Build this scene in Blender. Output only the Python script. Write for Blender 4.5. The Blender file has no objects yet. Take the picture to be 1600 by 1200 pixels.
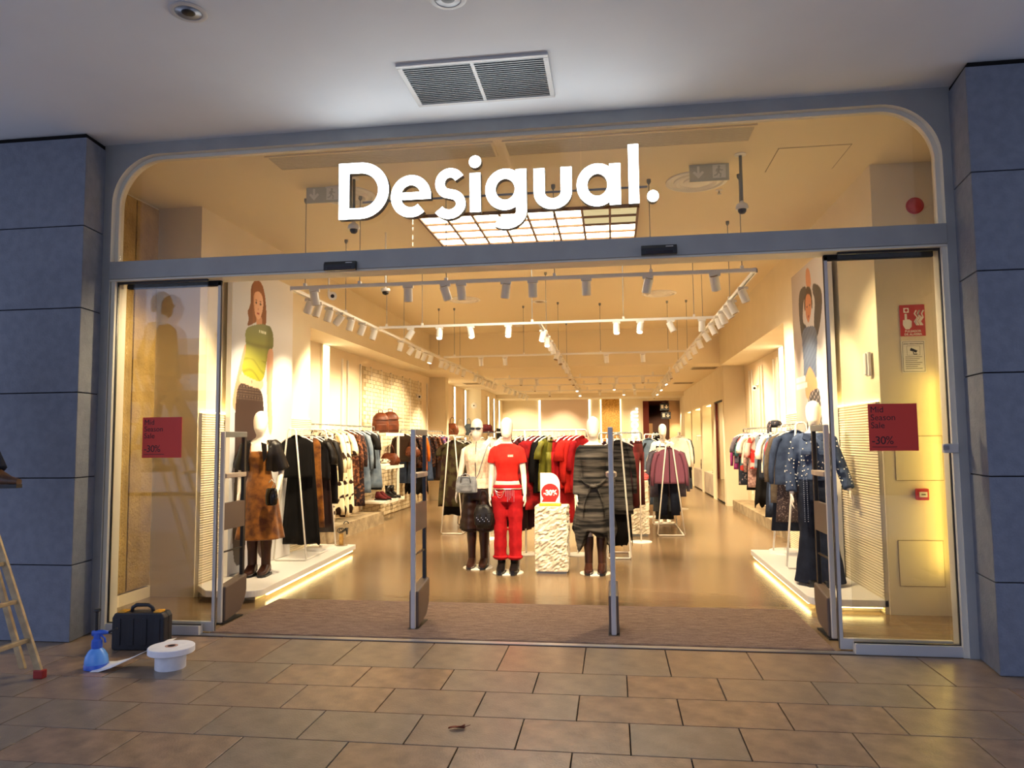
import bpy, bmesh, math, random
from mathutils import Vector, Matrix
import numpy as np
random.seed(7)
SC = bpy.context.scene
COL = SC.collection
PI = math.pi

# ---------------------------------------------------------------- camera
cam_data = bpy.data.cameras.new('camera')
cam = bpy.data.objects.new('camera', cam_data)
COL.objects.link(cam)
SC.camera = cam
cam_data.sensor_width = 36.0
cam_data.lens = 1141.7 / 1600 * 36
cam_data.clip_start = 0.05
cam_data.clip_end = 300
def camera_matrix(pitch, yaw, roll, loc):
    cy, sy = math.cos(yaw), math.sin(yaw); cp, sp = math.cos(pitch), math.sin(pitch)
    f = Vector((sy*cp, cy*cp, sp)); r = Vector((cy, -sy, 0)); u = r.cross(f)
    r2 = r*math.cos(roll) + u*math.sin(roll); u2 = -r*math.sin(roll) + u*math.cos(roll)
    m = Matrix((r2, u2, -f)).transposed().to_4x4()
    m.translation = loc
    return m
cam.matrix_world = camera_matrix(0.0753268, -0.13691671, -0.00966756, Vector((0, 0, 1.55)))

# ---------------------------------------------------------------- world, exposure
W = bpy.data.worlds.new('dusk_sky'); SC.world = W
W.use_nodes = True
wn = W.node_tree.nodes; wl = W.node_tree.links
wn.clear()
w_out = wn.new('ShaderNodeOutputWorld'); w_bg = wn.new('ShaderNodeBackground')
w_tc = wn.new('ShaderNodeTexCoord'); w_sep = wn.new('ShaderNodeSeparateXYZ'); w_ramp = wn.new('ShaderNodeValToRGB')
w_ramp.color_ramp.elements[0].color = (0.56, 0.64, 0.90, 1); w_ramp.color_ramp.elements[0].position = 0.0
w_ramp.color_ramp.elements[1].color = (0.38, 0.48, 0.82, 1); w_ramp.color_ramp.elements[1].position = 0.7
wl.new(w_tc.outputs['Generated'], w_sep.inputs[0]); wl.new(w_sep.outputs['Z'], w_ramp.inputs[0])
wl.new(w_ramp.outputs[0], w_bg.inputs[0]); wl.new(w_bg.outputs[0], w_out.inputs[0])
w_bg.inputs['Strength'].default_value = SKY = 1.9
SC.view_settings.view_transform = 'Standard'
SC.view_settings.look = 'None'
SC.view_settings.gamma = 1.0
SC.view_settings.use_curve_mapping = False
SC.view_settings.exposure = 0.0
LAMP = 2.3                      # overall strength of the shop's lamps
WARM = (1.0, 0.785, 0.49)
WARM_STRIP = (1.0, 0.76, 0.30)

# ---------------------------------------------------------------- materials
MATS = {}
def rgb(r, g, b):
    f = lambda c: (c/255/12.92) if c/255 <= 0.04045 else ((c/255+0.055)/1.055)**2.4
    return (f(r), f(g), f(b))
def pmat(name, c1, c2=None, pattern='noise', scale=6, lo=0.35, hi=0.65, rough=0.6, metal=0.0, bump=0.0, bscale=None, stretch=(1,1,1), spec=0.5, emit=0.0, ecol=None, sheen=0.0, coat=0.0, detail=4):
    if name in MATS: return MATS[name]
    m = bpy.data.materials.new(name); m.use_nodes = True
    nt = m.node_tree; N = nt.nodes; Lk = nt.links
    b = N['Principled BSDF']
    b.inputs['Base Color'].default_value = (*c1, 1)
    b.inputs['Roughness'].default_value = rough
    b.inputs['Metallic'].default_value = metal
    b.inputs['Specular IOR Level'].default_value = spec
    if sheen: b.inputs['Sheen Weight'].default_value = sheen
    if coat: b.inputs['Coat Weight'].default_value = coat
    if emit:
        b.inputs['Emission Color'].default_value = (*(ecol or c1), 1); b.inputs['Emission Strength'].default_value = emit
    tc = mp = None
    if c2 is not None or bump:
        tc = N.new('ShaderNodeTexCoord'); mp = N.new('ShaderNodeMapping'); mp.inputs['Scale'].default_value = stretch
        Lk.new(tc.outputs['Object'], mp.inputs[0])
    if c2 is not None:
        if pattern == 'noise':
            t = N.new('ShaderNodeTexNoise'); t.inputs['Scale'].default_value = scale; t.inputs['Detail'].default_value = detail; o = t.outputs['Fac']
        elif pattern == 'dots':
            t = N.new('ShaderNodeTexVoronoi'); t.inputs['Scale'].default_value = scale; o = t.outputs['Distance']
        elif pattern == 'stripes':
            t = N.new('ShaderNodeTexWave'); t.inputs['Scale'].default_value = scale; t.bands_direction = 'Z'; t.inputs['Distortion'].default_value = 2.2; t.inputs['Detail'].default_value = 3; t.inputs['Detail Scale'].default_value = 2.5; o = t.outputs['Fac']
        elif pattern == 'vstripes':
            t = N.new('ShaderNodeTexWave'); t.inputs['Scale'].default_value = scale; t.bands_direction = 'X'; t.inputs['Distortion'].default_value = 1.0; o = t.outputs['Fac']
        elif pattern == 'checks':
            t = N.new('ShaderNodeTexChecker'); t.inputs['Scale'].default_value = scale; o = t.outputs['Fac']
        Lk.new(mp.outputs[0], t.inputs['Vector'])
        r = N.new('ShaderNodeValToRGB'); r.color_ramp.elements[0].position = lo; r.color_ramp.elements[1].position = hi
        r.color_ramp.elements[0].color = (*c1, 1); r.color_ramp.elements[1].color = (*c2, 1)
        Lk.new(o, r.inputs[0]); Lk.new(r.outputs[0], b.inputs['Base Color'])
    if bump:
        t2 = N.new('ShaderNodeTexNoise'); t2.inputs['Scale'].default_value = bscale or scale*4; t2.inputs['Detail'].default_value = 6
        Lk.new(mp.outputs[0], t2.inputs['Vector'])
        bp = N.new('ShaderNodeBump'); bp.inputs['Strength'].default_value = bump; bp.inputs['Distance'].default_value = 0.02
        Lk.new(t2.outputs['Fac'], bp.inputs['Height']); Lk.new(bp.outputs[0], b.inputs['Normal'])
    MATS[name] = m
    return m
def emat(name, col, strength):
    if name in MATS: return MATS[name]
    m = bpy.data.materials.new(name); m.use_nodes = True
    nt = m.node_tree; nt.nodes.clear()
    o = nt.nodes.new('ShaderNodeOutputMaterial'); e = nt.nodes.new('ShaderNodeEmission')
    e.inputs[0].default_value = (*col, 1); e.inputs[1].default_value = strength
    nt.links.new(e.outputs[0], o.inputs[0]); MATS[name] = m
    return m
def glass_mat(name, tint, refl):
    m = bpy.data.materials.new(name); m.use_nodes = True
    nt = m.node_tree; nt.nodes.clear(); N = nt.nodes
    o = N.new('ShaderNodeOutputMaterial'); mx = N.new('ShaderNodeMixShader'); tr = N.new('ShaderNodeBsdfTransparent'); gl = N.new('ShaderNodeBsdfGlossy')
    lw = N.new('ShaderNodeLayerWeight'); pw = N.new('ShaderNodeMath'); pw.operation = 'POWER'; pw.inputs[1].default_value = 5.0
    fr = N.new('ShaderNodeMath'); fr.operation = 'MULTIPLY_ADD'; fr.inputs[1].default_value = .95; fr.inputs[2].default_value = .045
    nt.links.new(lw.outputs['Facing'], pw.inputs[0]); nt.links.new(pw.outputs[0], fr.inputs[0])
    mul = N.new('ShaderNodeMath'); mul.operation = 'MULTIPLY'; mul.inputs[1].default_value = refl; mul.use_clamp = True
    tr.inputs[0].default_value = (*tint, 1); gl.inputs['Roughness'].default_value = 0.0
    nt.links.new(fr.outputs[0], mul.inputs[0]); nt.links.new(mul.outputs[0], mx.inputs[0])
    nt.links.new(tr.outputs[0], mx.inputs[1]); nt.links.new(gl.outputs[0], mx.inputs[2]); nt.links.new(mx.outputs[0], o.inputs[0])
    MATS[name] = m
    return m
def vcol_mat(name, rough=0.5):
    m = bpy.data.materials.new(name); m.use_nodes = True
    b = m.node_tree.nodes['Principled BSDF']; b.inputs['Roughness'].default_value = rough
    a = m.node_tree.nodes.new('ShaderNodeVertexColor'); a.layer_name = 'print'
    m.node_tree.links.new(a.outputs[0], b.inputs['Base Color'])
    MATS[name] = m
    return m

# ---------------------------------------------------------------- mesh building
class MB:
    def __init__(s): s.v = []; s.f = []; s.m = []
    def add(s, vs, fs, mi=0):
        n = len(s.v); s.v += [tuple(v) for v in vs]
        s.f += [tuple(i+n for i in f) for f in fs]; s.m += [mi]*len(fs)
        return s
    def box(s, x0, x1, y0, y1, z0, z1, mi=0):
        return s.add([(x0,y0,z0),(x1,y0,z0),(x1,y1,z0),(x0,y1,z0),(x0,y0,z1),(x1,y0,z1),(x1,y1,z1),(x0,y1,z1)],
              [(0,3,2,1),(4,5,6,7),(0,1,5,4),(1,2,6,5),(2,3,7,6),(3,0,4,7)], mi)
    def prism(s, poly, axis, a0, a1, mi=0):            # polygon in the other two axes, extruded along axis
        def P(u, v, w):
            return {'x': (w,u,v), 'y': (u,w,v), 'z': (u,v,w)}[axis]
        n = len(poly); vs = [P(u,v,a0) for u,v in poly] + [P(u,v,a1) for u,v in poly]
        fs = [tuple(range(n)), tuple(range(2*n-1, n-1, -1))] + [(i, i+n, (i+1)%n+n, (i+1)%n) for i in range(n)]
        return s.add(vs, fs, mi)
    def loft(s, rings, cap=True, mi=0, closed=False):
        k = len(rings[0]); vs = [p for r in rings for p in r]; fs = []
        m = len(rings)
        for i in range(m if closed else m-1):
            a, b = i*k, ((i+1)%m)*k
            for j in range(k):
                j2 = (j+1)%k; fs.append((a+j, a+j2, b+j2, b+j))
        if cap and not closed:
            fs.append(tuple(range(k-1,-1,-1))); fs.append(tuple(range((m-1)*k, m*k)))
        return s.add(vs, fs, mi)
    def ell(s, zs, n=20, cap=True, mi=0, fold=None, pw=1.0):   # rings (z, cx, cy, rx, ry)
        rings = []
        for (z, cx, cy, rx, ry) in zs:
            r = []
            for j in range(n):
                a = 2*PI*j/n; c, q = math.cos(a), math.sin(a)
                if pw != 1.0: c = math.copysign(abs(c)**pw, c); q = math.copysign(abs(q)**pw, q)
                g = 1 + (fold(a, z) if fold else 0)
                r.append((cx+rx*c*g, cy+ry*q*g, z))
            rings.append(r)
        return s.loft(rings, cap, mi)
    def tube(s, pts, rad, n=10, cap=True, mi=0, flat=1.0, closed=False):
        pts = [Vector(p) for p in pts]
        if not isinstance(rad, (list, tuple)): rad = [rad]*len(pts)
        rings = []; up = None; m = len(pts)
        for i, p in enumerate(pts):
            if closed: d = (pts[(i+1)%m] - pts[i-1])
            else: d = (pts[min(i+1, m-1)] - pts[max(i-1, 0)])
            d.normalize()
            if up is None:
                up = Vector((0,0,1)) if abs(d.z) < 0.9 else Vector((0,1,0))
            sd = d.cross(up)
            if sd.length < 1e-4: sd = d.cross(Vector((1,0,0)))
            sd.normalize(); up = sd.cross(d).normalized()
            rings.append([p + sd*(rad[i]*math.cos(2*PI*j/n)) + up*(rad[i]*flat*math.sin(2*PI*j/n)) for j in range(n)])
        return s.loft(rings, cap, mi, closed)
    def lathe(s, prof, n=24, c=(0,0,0), mi=0):          # profile (r, z)
        rings = [[(c[0]+max(r,1e-4)*math.cos(2*PI*j/n), c[1]+max(r,1e-4)*math.sin(2*PI*j/n), c[2]+z) for j in range(n)] for r, z in prof]
        return s.loft(rings, True, mi)
    def stroke(s, pts, w, y0, y1, mi=0, mside=0, closed=False):   # flat stroke in the xz plane
        n = len(pts); L = []; R = []
        for i in range(n):
            a = pts[i-1] if (i > 0 or closed) else pts[i]; b = pts[(i+1)%n] if (i < n-1 or closed) else pts[i]
            d = Vector((b[0]-a[0], b[1]-a[1])); d.normalize(); nn = Vector((-d.y, d.x))*w/2
            L.append((pts[i][0]+nn.x, pts[i][1]+nn.y)); R.append((pts[i][0]-nn.x, pts[i][1]-nn.y))
        vs = [(x,y0,z) for x,z in L]+[(x,y0,z) for x,z in R]+[(x,y1,z) for x,z in L]+[(x,y1,z) for x,z in R]
        m = n if closed else n-1; ff = []; sf = []
        for i in range(m):
            j = (i+1)%n
            ff.append((i, n+i, n+j, j)); sf.append((2*n+i, 2*n+j, 3*n+j, 3*n+i))
            sf.append((i, j, 2*n+j, 2*n+i)); sf.append((n+i, 3*n+i, 3*n+j, n+j))
        if not closed:
            sf.append((0, 2*n, 3*n, n)); sf.append((n-1, 2*n-1, 4*n-1, 3*n-1))
        s.add(vs, ff, mi); k = len(s.v)-len(vs)
        s.f += [tuple(i+k for i in f) for f in sf]; s.m += [mside]*len(sf)
        return s
    def xf(s, M):
        s.v = [tuple(M @ Vector(v)) for v in s.v]; return s
    def join(s, o, M=None):
        vs = o.v if M is None else [tuple(M @ Vector(v)) for v in o.v]
        n = len(s.v); s.v += vs; s.f += [tuple(i+n for i in f) for f in o.f]; s.m += o.m
        return s
    def mesh(s, name, mats, smooth=False, angle=None):
        me = bpy.data.meshes.new(name); me.from_pydata(s.v, [], s.f)
        for m in (mats if isinstance(mats, (list, tuple)) else [mats]): me.materials.append(m)
        if any(s.m): me.polygons.foreach_set('material_index', s.m)
        bm = bmesh.new(); bm.from_mesh(me); bmesh.ops.recalc_face_normals(bm, faces=bm.faces)
        bm.to_mesh(me); bm.free()
        if smooth:
            me.polygons.foreach_set('use_smooth', [True]*len(me.polygons))
            if angle: me.set_sharp_from_angle(angle=math.radians(angle))
        me.update()
        return me
def link(name, me, parent=None, loc=(0,0,0), rz=0):
    o = bpy.data.objects.new(name, me); COL.objects.link(o); o.location = loc; o.rotation_euler = (0,0,rz)
    if parent is not None: o.parent = parent
    return o
def obj(name, mb, mats, parent=None, loc=(0,0,0), rz=0, smooth=False, angle=None, bevel=0):
    o = link(name, mb.mesh(name, mats, smooth, angle), parent, loc, rz)
    if bevel:
        b = o.modifiers.new('bevel', 'BEVEL'); b.width = bevel; b.segments = 2; b.limit_method = 'ANGLE'
    return o
def tag(o, label, cat, group=None):
    o['label'] = label; o['category'] = cat
    if group: o['group'] = group
    return o
def thing(name, label, cat, loc=(0,0,0), rz=0, group=None):
    o = link(name, None, None, loc, rz); o.empty_display_size = 0.1
    return tag(o, label, cat, group)
def struct(name, mb, mats, parent=None, **k):
    o = obj(name, mb, mats, parent, **k)
    if parent is None: o['kind'] = 'structure'
    return o
def text(body, size, mat, parent, M, ext=0.001, name='lettering', align='LEFT', space=1.0, offset=0.0, line=1.0):
    c = bpy.data.curves.new('t', 'FONT'); c.body = body; c.size = size; c.extrude = ext; c.align_x = align; c.space_character = space; c.offset = offset; c.space_line = line; c.resolution_u = 3
    t = bpy.data.objects.new('t', c); COL.objects.link(t)
    dg = bpy.context.evaluated_depsgraph_get()
    me = bpy.data.meshes.new_from_object(t.evaluated_get(dg))
    bpy.data.objects.remove(t); bpy.data.curves.remove(c)
    me.materials.clear(); me.materials.append(mat); me.transform(M); me.name = name
    return link(name, me, parent)
FRONT = Matrix.Rotation(PI/2, 4, 'X')                  # text upright, read from -y
def at(x, y, z, R=FRONT): return Matrix.Translation((x, y, z)) @ R
def fuse(mb, name, mat, voxel=0.012, smooth=4):        # one continuous closed surface
    me = mb.mesh('f', mat); o = bpy.data.objects.new('f', me); COL.objects.link(o)
    r = o.modifiers.new('r', 'REMESH'); r.mode = 'VOXEL'; r.voxel_size = voxel
    s = o.modifiers.new('s', 'SMOOTH'); s.iterations = smooth; s.factor = 0.5
    dg = bpy.context.evaluated_depsgraph_get()
    me2 = bpy.data.meshes.new_from_object(o.evaluated_get(dg)); me2.name = name
    bpy.data.objects.remove(o); bpy.data.meshes.remove(me)
    me2.materials.clear(); me2.materials.append(mat)
    me2.polygons.foreach_set('use_smooth', [True]*len(me2.polygons))
    return me2
def lamp(p, target, power, size=1.0, blend=0.6, col=WARM, rad=0.05):
    d = bpy.data.lights.new('spot_lamp', 'SPOT'); d.energy = power*LAMP; d.color = col; d.spot_size = size; d.spot_blend = blend; d.shadow_soft_size = rad
    o = bpy.data.objects.new('spot_lamp', d); COL.objects.link(o); o.location = p
    o.rotation_euler = (Vector(target)-Vector(p)).to_track_quat('-Z', 'Y').to_euler()
    return o
ORD = ['first','second','third','fourth','fifth','sixth','seventh','eighth','ninth','tenth','eleventh','twelfth','thirteenth','fourteenth','fifteenth','sixteenth','seventeenth','eighteenth','nineteenth','twentieth','twenty-first','twenty-second','twenty-third','twenty-fourth','twenty-fifth']
# ---------------------------------------------------------------- setting materials
m_stone = pmat('column_stone', rgb(120,125,136), rgb(110,115,127), scale=14, rough=0.75, bump=0.25, bscale=60)
m_pave = pmat('paving_stone', rgb(148,126,104), rgb(124,106,90), scale=7, rough=0.28, bump=0.14, bscale=90)
m_pave2 = pmat('paving_stone_brown', rgb(156,128,102), rgb(130,108,88), scale=7, rough=0.26, bump=0.14, bscale=90)
m_pave3 = pmat('paving_stone_grey', rgb(142,126,108), rgb(118,106,92), scale=7, rough=0.31, bump=0.14, bscale=90)
m_joint = pmat('paving_joint', rgb(34,32,30), rough=0.95, spec=.1)
m_arcade = pmat('arcade_paint', rgb(222,224,224), rgb(216,218,219), scale=1.2, rough=0.8, bump=0.05, bscale=20)
m_frame = pmat('facade_metal', rgb(160,160,156), rgb(152,152,149), scale=4, rough=0.5)
m_reveal = pmat('reveal_paint', rgb(215,208,190), rough=0.5)
m_paint = pmat('shop_paint', rgb(234,220,190), rgb(229,215,184), scale=2, rough=0.85)
m_ceil = pmat('shop_ceiling_paint', rgb(236,220,186), rough=0.9)
m_warmpanel = pmat('warm_panel', rgb(234,216,186), rough=0.8)
m_pink = pmat('pale_pink_panel', rgb(226,205,188), rough=0.8)
m_floor = pmat('shop_floor', rgb(128,106,78), rgb(112,91,66), scale=1.6, stretch=(0.45,2.2,1), lo=0.25, hi=0.75, rough=0.22, bump=0.04, bscale=12)
m_conc = pmat('rough_concrete', rgb(186,156,92), rgb(146,118,66), scale=5, lo=0.3, hi=0.75, rough=0.9, bump=0.8, bscale=45)
m_conc_dark = pmat('cast_concrete', rgb(170,152,122), rgb(132,116,92), scale=6, rough=0.9, bump=0.6, bscale=40)
m_rib = pmat('ribbed_plaster', rgb(225,212,180), rough=0.8)
m_brick = pmat('whitewashed_brick', rgb(228,214,184), rgb(212,196,164), scale=9, rough=0.9, bump=0.3, bscale=40)
m_mortar = pmat('brick_mortar', rgb(186,166,130), rough=0.95)
m_white = pmat('white_satin_metal', rgb(236,230,218), rough=0.4)
m_whitep = pmat('white_plastic', rgb(238,234,226), rough=0.45)
m_black = pmat('black_plastic', rgb(22,22,24), rough=0.4)
m_dark = pmat('dark_void', rgb(16,15,14), rough=0.9)
m_steel = pmat('brushed_steel', rgb(176,178,182), rough=0.35, metal=0.9)
m_silver = pmat('anodised_silver', rgb(196,194,190), rough=0.45, metal=0.12)
m_grille = pmat('grille_metal', rgb(128,132,132), rough=0.45, metal=0.5)
m_vent = pmat('cream_grille', rgb(204,192,166), rough=0.6)
m_stoneped = pmat('rough_white_stone', rgb(226,216,196), rgb(206,194,170), scale=8, rough=0.95, bump=0.5, bscale=50)
m_marble = pmat('grey_marble', rgb(200,190,178), rgb(172,160,150), scale=3, rough=0.35)
m_marble.node_tree.nodes['Principled BSDF'].inputs['Roughness'].default_value = 0.35
m_maroon = pmat('maroon_paint', rgb(112,36,26), rough=0.7)
m_brown = pmat('corridor_brown', rgb(96,62,48), rough=0.8)
m_beige = pmat('beige_pillar', rgb(206,168,124), rough=0.8)
m_gold = pmat('hammered_gold', rgb(214,170,90), rgb(170,126,56), scale=20, rough=0.45, metal=0.3, bump=0.6, bscale=40)
m_mirror = pmat('mirror', (0.85,0.85,0.83), rough=0.02, metal=1.0)
m_glass = glass_mat('shop_glass', (0.97,0.97,0.95), 1.25)
m_glass_side = glass_mat('side_glass', (0.95,0.94,0.90), 1.0)
m_carpet = pmat('entrance_mat_fibre', rgb(164,138,118), rgb(132,108,92), scale=14, stretch=(0.6,6,1), rough=0.95, bump=0.5, bscale=120)
e_panel = emat('light_panel_glow', (1.0,0.90,0.70), 11.0)
e_panel_dim = emat('light_panel_dim', (1.0,0.80,0.42), 0.85)
e_sign = emat('sign_face_glow', (0.88,0.95,1.0), 11.0)
e_strip = emat('led_strip_glow', WARM_STRIP, 16.0)
e_strip2 = emat('led_column_glow', (1.0,0.86,0.55), 6.0)
e_strip3 = emat('led_edge_glow', (1.0,0.80,0.38), 4.0)
e_lens = emat('lens_glow', (1.0,0.88,0.66), 9.0)

# ---------------------------------------------------------------- arcade outside
FY = 5.58                                             # front of the facade
pv = struct('pavement', MB().box(-9,7,2.05,5.66,-0.30,-0.012), m_joint)
rng = random.Random(3)
rows = [(4.976,5.585)] + [(4.976-0.408*(k+1), 4.976-0.408*k) for k in range(7)]
tile_mesh = {}
for ri, (ya, yb) in enumerate(rows):
    x = -1.67 + (0 if ri % 2 == 1 else 0.288)
    k0 = int(math.floor((-6.3-x)/0.576))
    for k in range(k0, k0+18):
        xa = x + 0.576*k
        var = rng.randrange(3); key = (ri == 0, var)
        if key not in tile_mesh:
            w, h = 0.569, (yb-ya)-0.007
            tile_mesh[key] = MB().add([(0,0,-.02),(w,0,-.02),(w,h,-.02),(0,h,-.02),(0,0,-.0012),(w,0,-.0012),(w,h,-.0012),(0,h,-.0012),(.002,.002,0),(w-.002,.002,0),(w-.002,h-.002,0),(.002,h-.002,0)],
                [(0,1,5,4),(1,2,6,5),(2,3,7,6),(3,0,4,7),(4,5,9,8),(5,6,10,9),(6,7,11,10),(7,4,8,11),(8,9,10,11)]).mesh('paving_tile', [m_pave, m_pave2, m_pave3][var])
        if xa > 4.0: continue
        link('paving_tile', tile_mesh[key], pv, (xa, ya, 0.0005*rng.random()))
# rest of the pavement towards the street: plain slab
struct('pavement', MB().box(-9,7,-.5,2.11,-0.2,-0.002), m_pave3)
struct('pavement', MB().box(-30,30,-40,-.5,-0.2,-0.004), pmat('street_bounce_concrete', rgb(170,168,164), rgb(152,150,148), scale=3, rough=.8))  # unseen street, made pale to bounce light onto the arcade ceiling
arc = struct('ceiling', MB().box(-12,10,0.3,5.72,4.10,4.4), m_arcade)
Z_C = [0.0,0.593,1.276,1.958,2.643,3.32,4.06]
def column(xo, xi, xin, yf, side):
    core = struct('pillar', MB().prism([(xo,yf+.03),(xi-.03*side,yf+.03),(xin-.03*side,5.72),(xo,5.72)] if side > 0 else [(xi+.03,yf+.03),(xo,yf+.03),(xo,5.72),(xin+.03,5.72)], 'z', 0, 4.1), m_joint)
    for a, b in zip(Z_C[:-1], Z_C[1:]):
        z0, z1 = a+.004, b-.004
        obj('stone_panel', MB().prism([(xo,yf),(xi,yf),(xi-.02*side,yf+.04),(xo,yf+.04)], 'z', z0, z1), m_stone, core, bevel=.003)
        obj('stone_panel', MB().prism([(xi,yf+.002),(xin,5.60),(xin-.04*side,5.60),(xi-.04*side,yf+.04)], 'z', z0, z1), m_stone, core, bevel=.003)
    return core
column(-7.0, -4.235, -4.275, 5.30, 1)
column(5.5, 2.43, 2.485, 5.20, -1)

# arcade ceiling grille and downlights
g = thing('ceiling_grille', 'large rectangular metal ventilation grille in the arcade ceiling above the sign', 'vent', (-0.9,4.95,4.10))
fr = MB()
fr.box(-.52,.52,-.31,-.275,-.018,0).box(-.52,.52,.275,.31,-.018,0).box(-.52,-.485,-.275,.275,-.018,0).box(.485,.52,-.275,.275,-.018,0)
obj('frame', fr, m_silver, g, bevel=.003)
obj('divider', MB().box(-.012,.012,-.275,.275,-.016,0), m_silver, g)
obj('backing', MB().box(-.485,.485,-.275,.275,-.003,-.001), m_dark, g)
sl = MB().box(-.236,.236,-.005,.005,-.014,-.005).mesh('slat', m_grille)
for sx in (-.249, .249):
    for k in range(20): link('slat', sl, g, (sx, -.262+.0275*k, 0))
for x, y, lab in ((-2.45,3.86,'round recessed downlight in the arcade ceiling, whole at upper left'), (-0.90,3.965,'round recessed downlight in the arcade ceiling, cut by the photo top edge')):
    d = thing('downlight', lab, 'ceiling light', (x,y,4.10), 0, 'arcade downlights')
    obj('trim_ring', MB().lathe([(.075,.0),(.105,.0),(.108,-.006),(.098,-.012),(.078,-.010),(.075,0)], 32), m_silver, d, smooth=True, angle=40)
    obj('reflector', MB().lathe([(.078,-.008),(.066,-.004),(.045,-.0025),(.001,-.002)], 32), m_steel, d, smooth=True)
    obj('glass_lens', MB().lathe([(.001,-.013),(.03,-.012),(.045,-.006),(.045,-.004)], 24), m_black, d, smooth=True)

# ---------------------------------------------------------------- facade frame
def u_frame(x0, x1, zt, r, X0, X1, ZT, y0, y1):
    inn = [(x0, 0.0), (x0, 1.0), (x0, 2.0), (x0, 3.0)] + [(x0+r-r*math.cos(a), zt-r+r*math.sin(a)) for a in [PI/2*i/14 for i in range(15)]]
    inn += [(x1-r+r*math.sin(a), zt-r+r*math.cos(a)) for a in [PI/2*i/14 for i in range(15)]] + [(x1,3.0),(x1,2.0),(x1,1.0),(x1,0.0)]
    out = []
    for i, (x, z) in enumerate(inn):
        if i < 4: out.append((X0, z))
        elif i < 19:
            t = (i-4)/14; out.append((X0, zt-r+ (ZT-zt+r)*min(1,t*2)) if t < .5 else (X0+(x0+r-X0)*(t-.5)*2, ZT))
        elif i < 34:
            t = (i-19)/14; out.append((x1-r+(X1-x1+r)*t*2, ZT) if t < .5 else (X1, ZT-(ZT-zt+r)*(t-.5)*2))
        else: out.append((X1, z))
    n = len(inn); mb = MB()
    vs = [(x,y0,z) for x,z in inn]+[(x,y0,z) for x,z in out]+[(x,y1,z) for x,z in inn]+[(x,y1,z) for x,z in out]
    f0 = []; f1 = []
    for i in range(n-1):
        f0 += [(i,i+1,n+i+1,n+i),(2*n+i,3*n+i,3*n+i+1,2*n+i+1),(n+i,n+i+1,3*n+i+1,3*n+i)]
        f1 += [(i,2*n+i,2*n+i+1,i+1)]
    mb.add(vs, f0, 0); mb.f += f1; mb.m += [1]*len(f1)
    return mb
trim = struct('trim_1', u_frame(-4.20, 2.42, 4.0, 0.42, -4.28, 2.49, 4.10, FY, 5.74), [m_frame, m_reveal])
obj('inner_bead', u_frame(-4.17, 2.39, 3.97, 0.39, -4.21, 2.43, 4.01, 5.635, 5.69), [m_reveal, m_reveal], trim)
obj('transom', MB().box(-4.2,2.42,FY-.01,5.78,2.93,3.08).box(-4.2,2.42,FY+.0,5.78,2.912,2.93,1), [m_frame, m_reveal], trim, bevel=.004)
# upper glass: three panes with open joints
w1 = struct('window_1', MB().box(-4.17,2.39,5.645,5.675,3.08,3.088), m_black)
for a, b in ((-4.165,-1.583),(-1.577,-.215),(-.209,2.385)):
    pts = [(a,3.085),(b,3.085)]
    if b > 2: pts += [(2.385-.385+.385*math.cos(t), 3.58+.385*math.sin(t)) for t in [PI/2*i/12 for i in range(13)]]
    else: pts += [(b,3.965)]
    if a < -4: pts += [(-4.165+.385-.385*math.sin(t), 3.58+.385*math.cos(t)) for t in [PI/2*i/12 for i in range(13)]]
    else: pts += [(a,3.965)]
    obj('pane', MB().prism(pts, 'y', 5.655, 5.663), m_glass, w1)
def sidelight(name, x0, x1, inner):
    w = struct(name, MB().box(x0,x1,5.60,5.665,0.0,.075), m_silver, bevel=.003)
    obj('pane', MB().box(x0,x1,5.625,5.635,.08,2.90), m_glass_side, w)
    obj('gasket', MB().box(x0,x1,5.62,5.64,.072,.082).box(x0,x1,5.618,5.642,2.895,2.915), m_black, w)
    e = x0 if inner > 0 else x1
    obj('jamb', MB().box(*( (x1,x1+.035) if inner < 0 else (x0-.035,x0) ),5.59,5.74,0,2.92), m_reveal, w)
    obj('seal', MB().box(*( (x1-.006,x1) if inner < 0 else (x0,x0+.006) ),5.62,5.64,.08,2.9), m_black, w)
    return w
w2 = sidelight('window_2', -4.155, -3.335, 1)
w3 = sidelight('window_3', 1.675, 2.385, -1)
def leaf(name, x0, x1, edge):
    w = struct(name, MB().box(x0,x1,5.70,5.735,0.008,.085), m_silver, bevel=.003)
    obj('pane', MB().box(x0,x1,5.712,5.72,.085,2.90), m_glass, w)
    sx = (x1-.022,x1) if edge > 0 else (x0,x0+.022)
    obj('stile', MB().box(*sx,5.70,5.735,.085,2.90), m_silver, w)
    obj('brush_seal', MB().box(*((x1,x1+.006) if edge > 0 else (x0-.006,x0)),5.710,5.724,.01,2.90), pmat('seal_grey', rgb(96,86,74), rough=.7), w)
    obj('top_rail', MB().box(x0,x1,5.70,5.735,2.87,2.915), m_dark, w)
    return w
d1 = leaf('door_1', -4.12, -3.262, 1)
d2 = leaf('door_2', 1.60, 2.37, -1)
struct('trim_2', MB().box(-3.335,1.675,5.60,5.66,-.002,.006), m_steel)
# lock box on the right jamb
lk = thing('lock_box', 'small metal lock keeper on the right door jamb', 'lock', (2.372,5.60,1.455))
obj('body', MB().box(-.055,.045,-.035,.0,-.032,.032), m_silver, lk, bevel=.004)
obj('slot', MB().box(-.06,-.02,-.037,-.034,-.012,.02), m_steel, lk)
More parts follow.
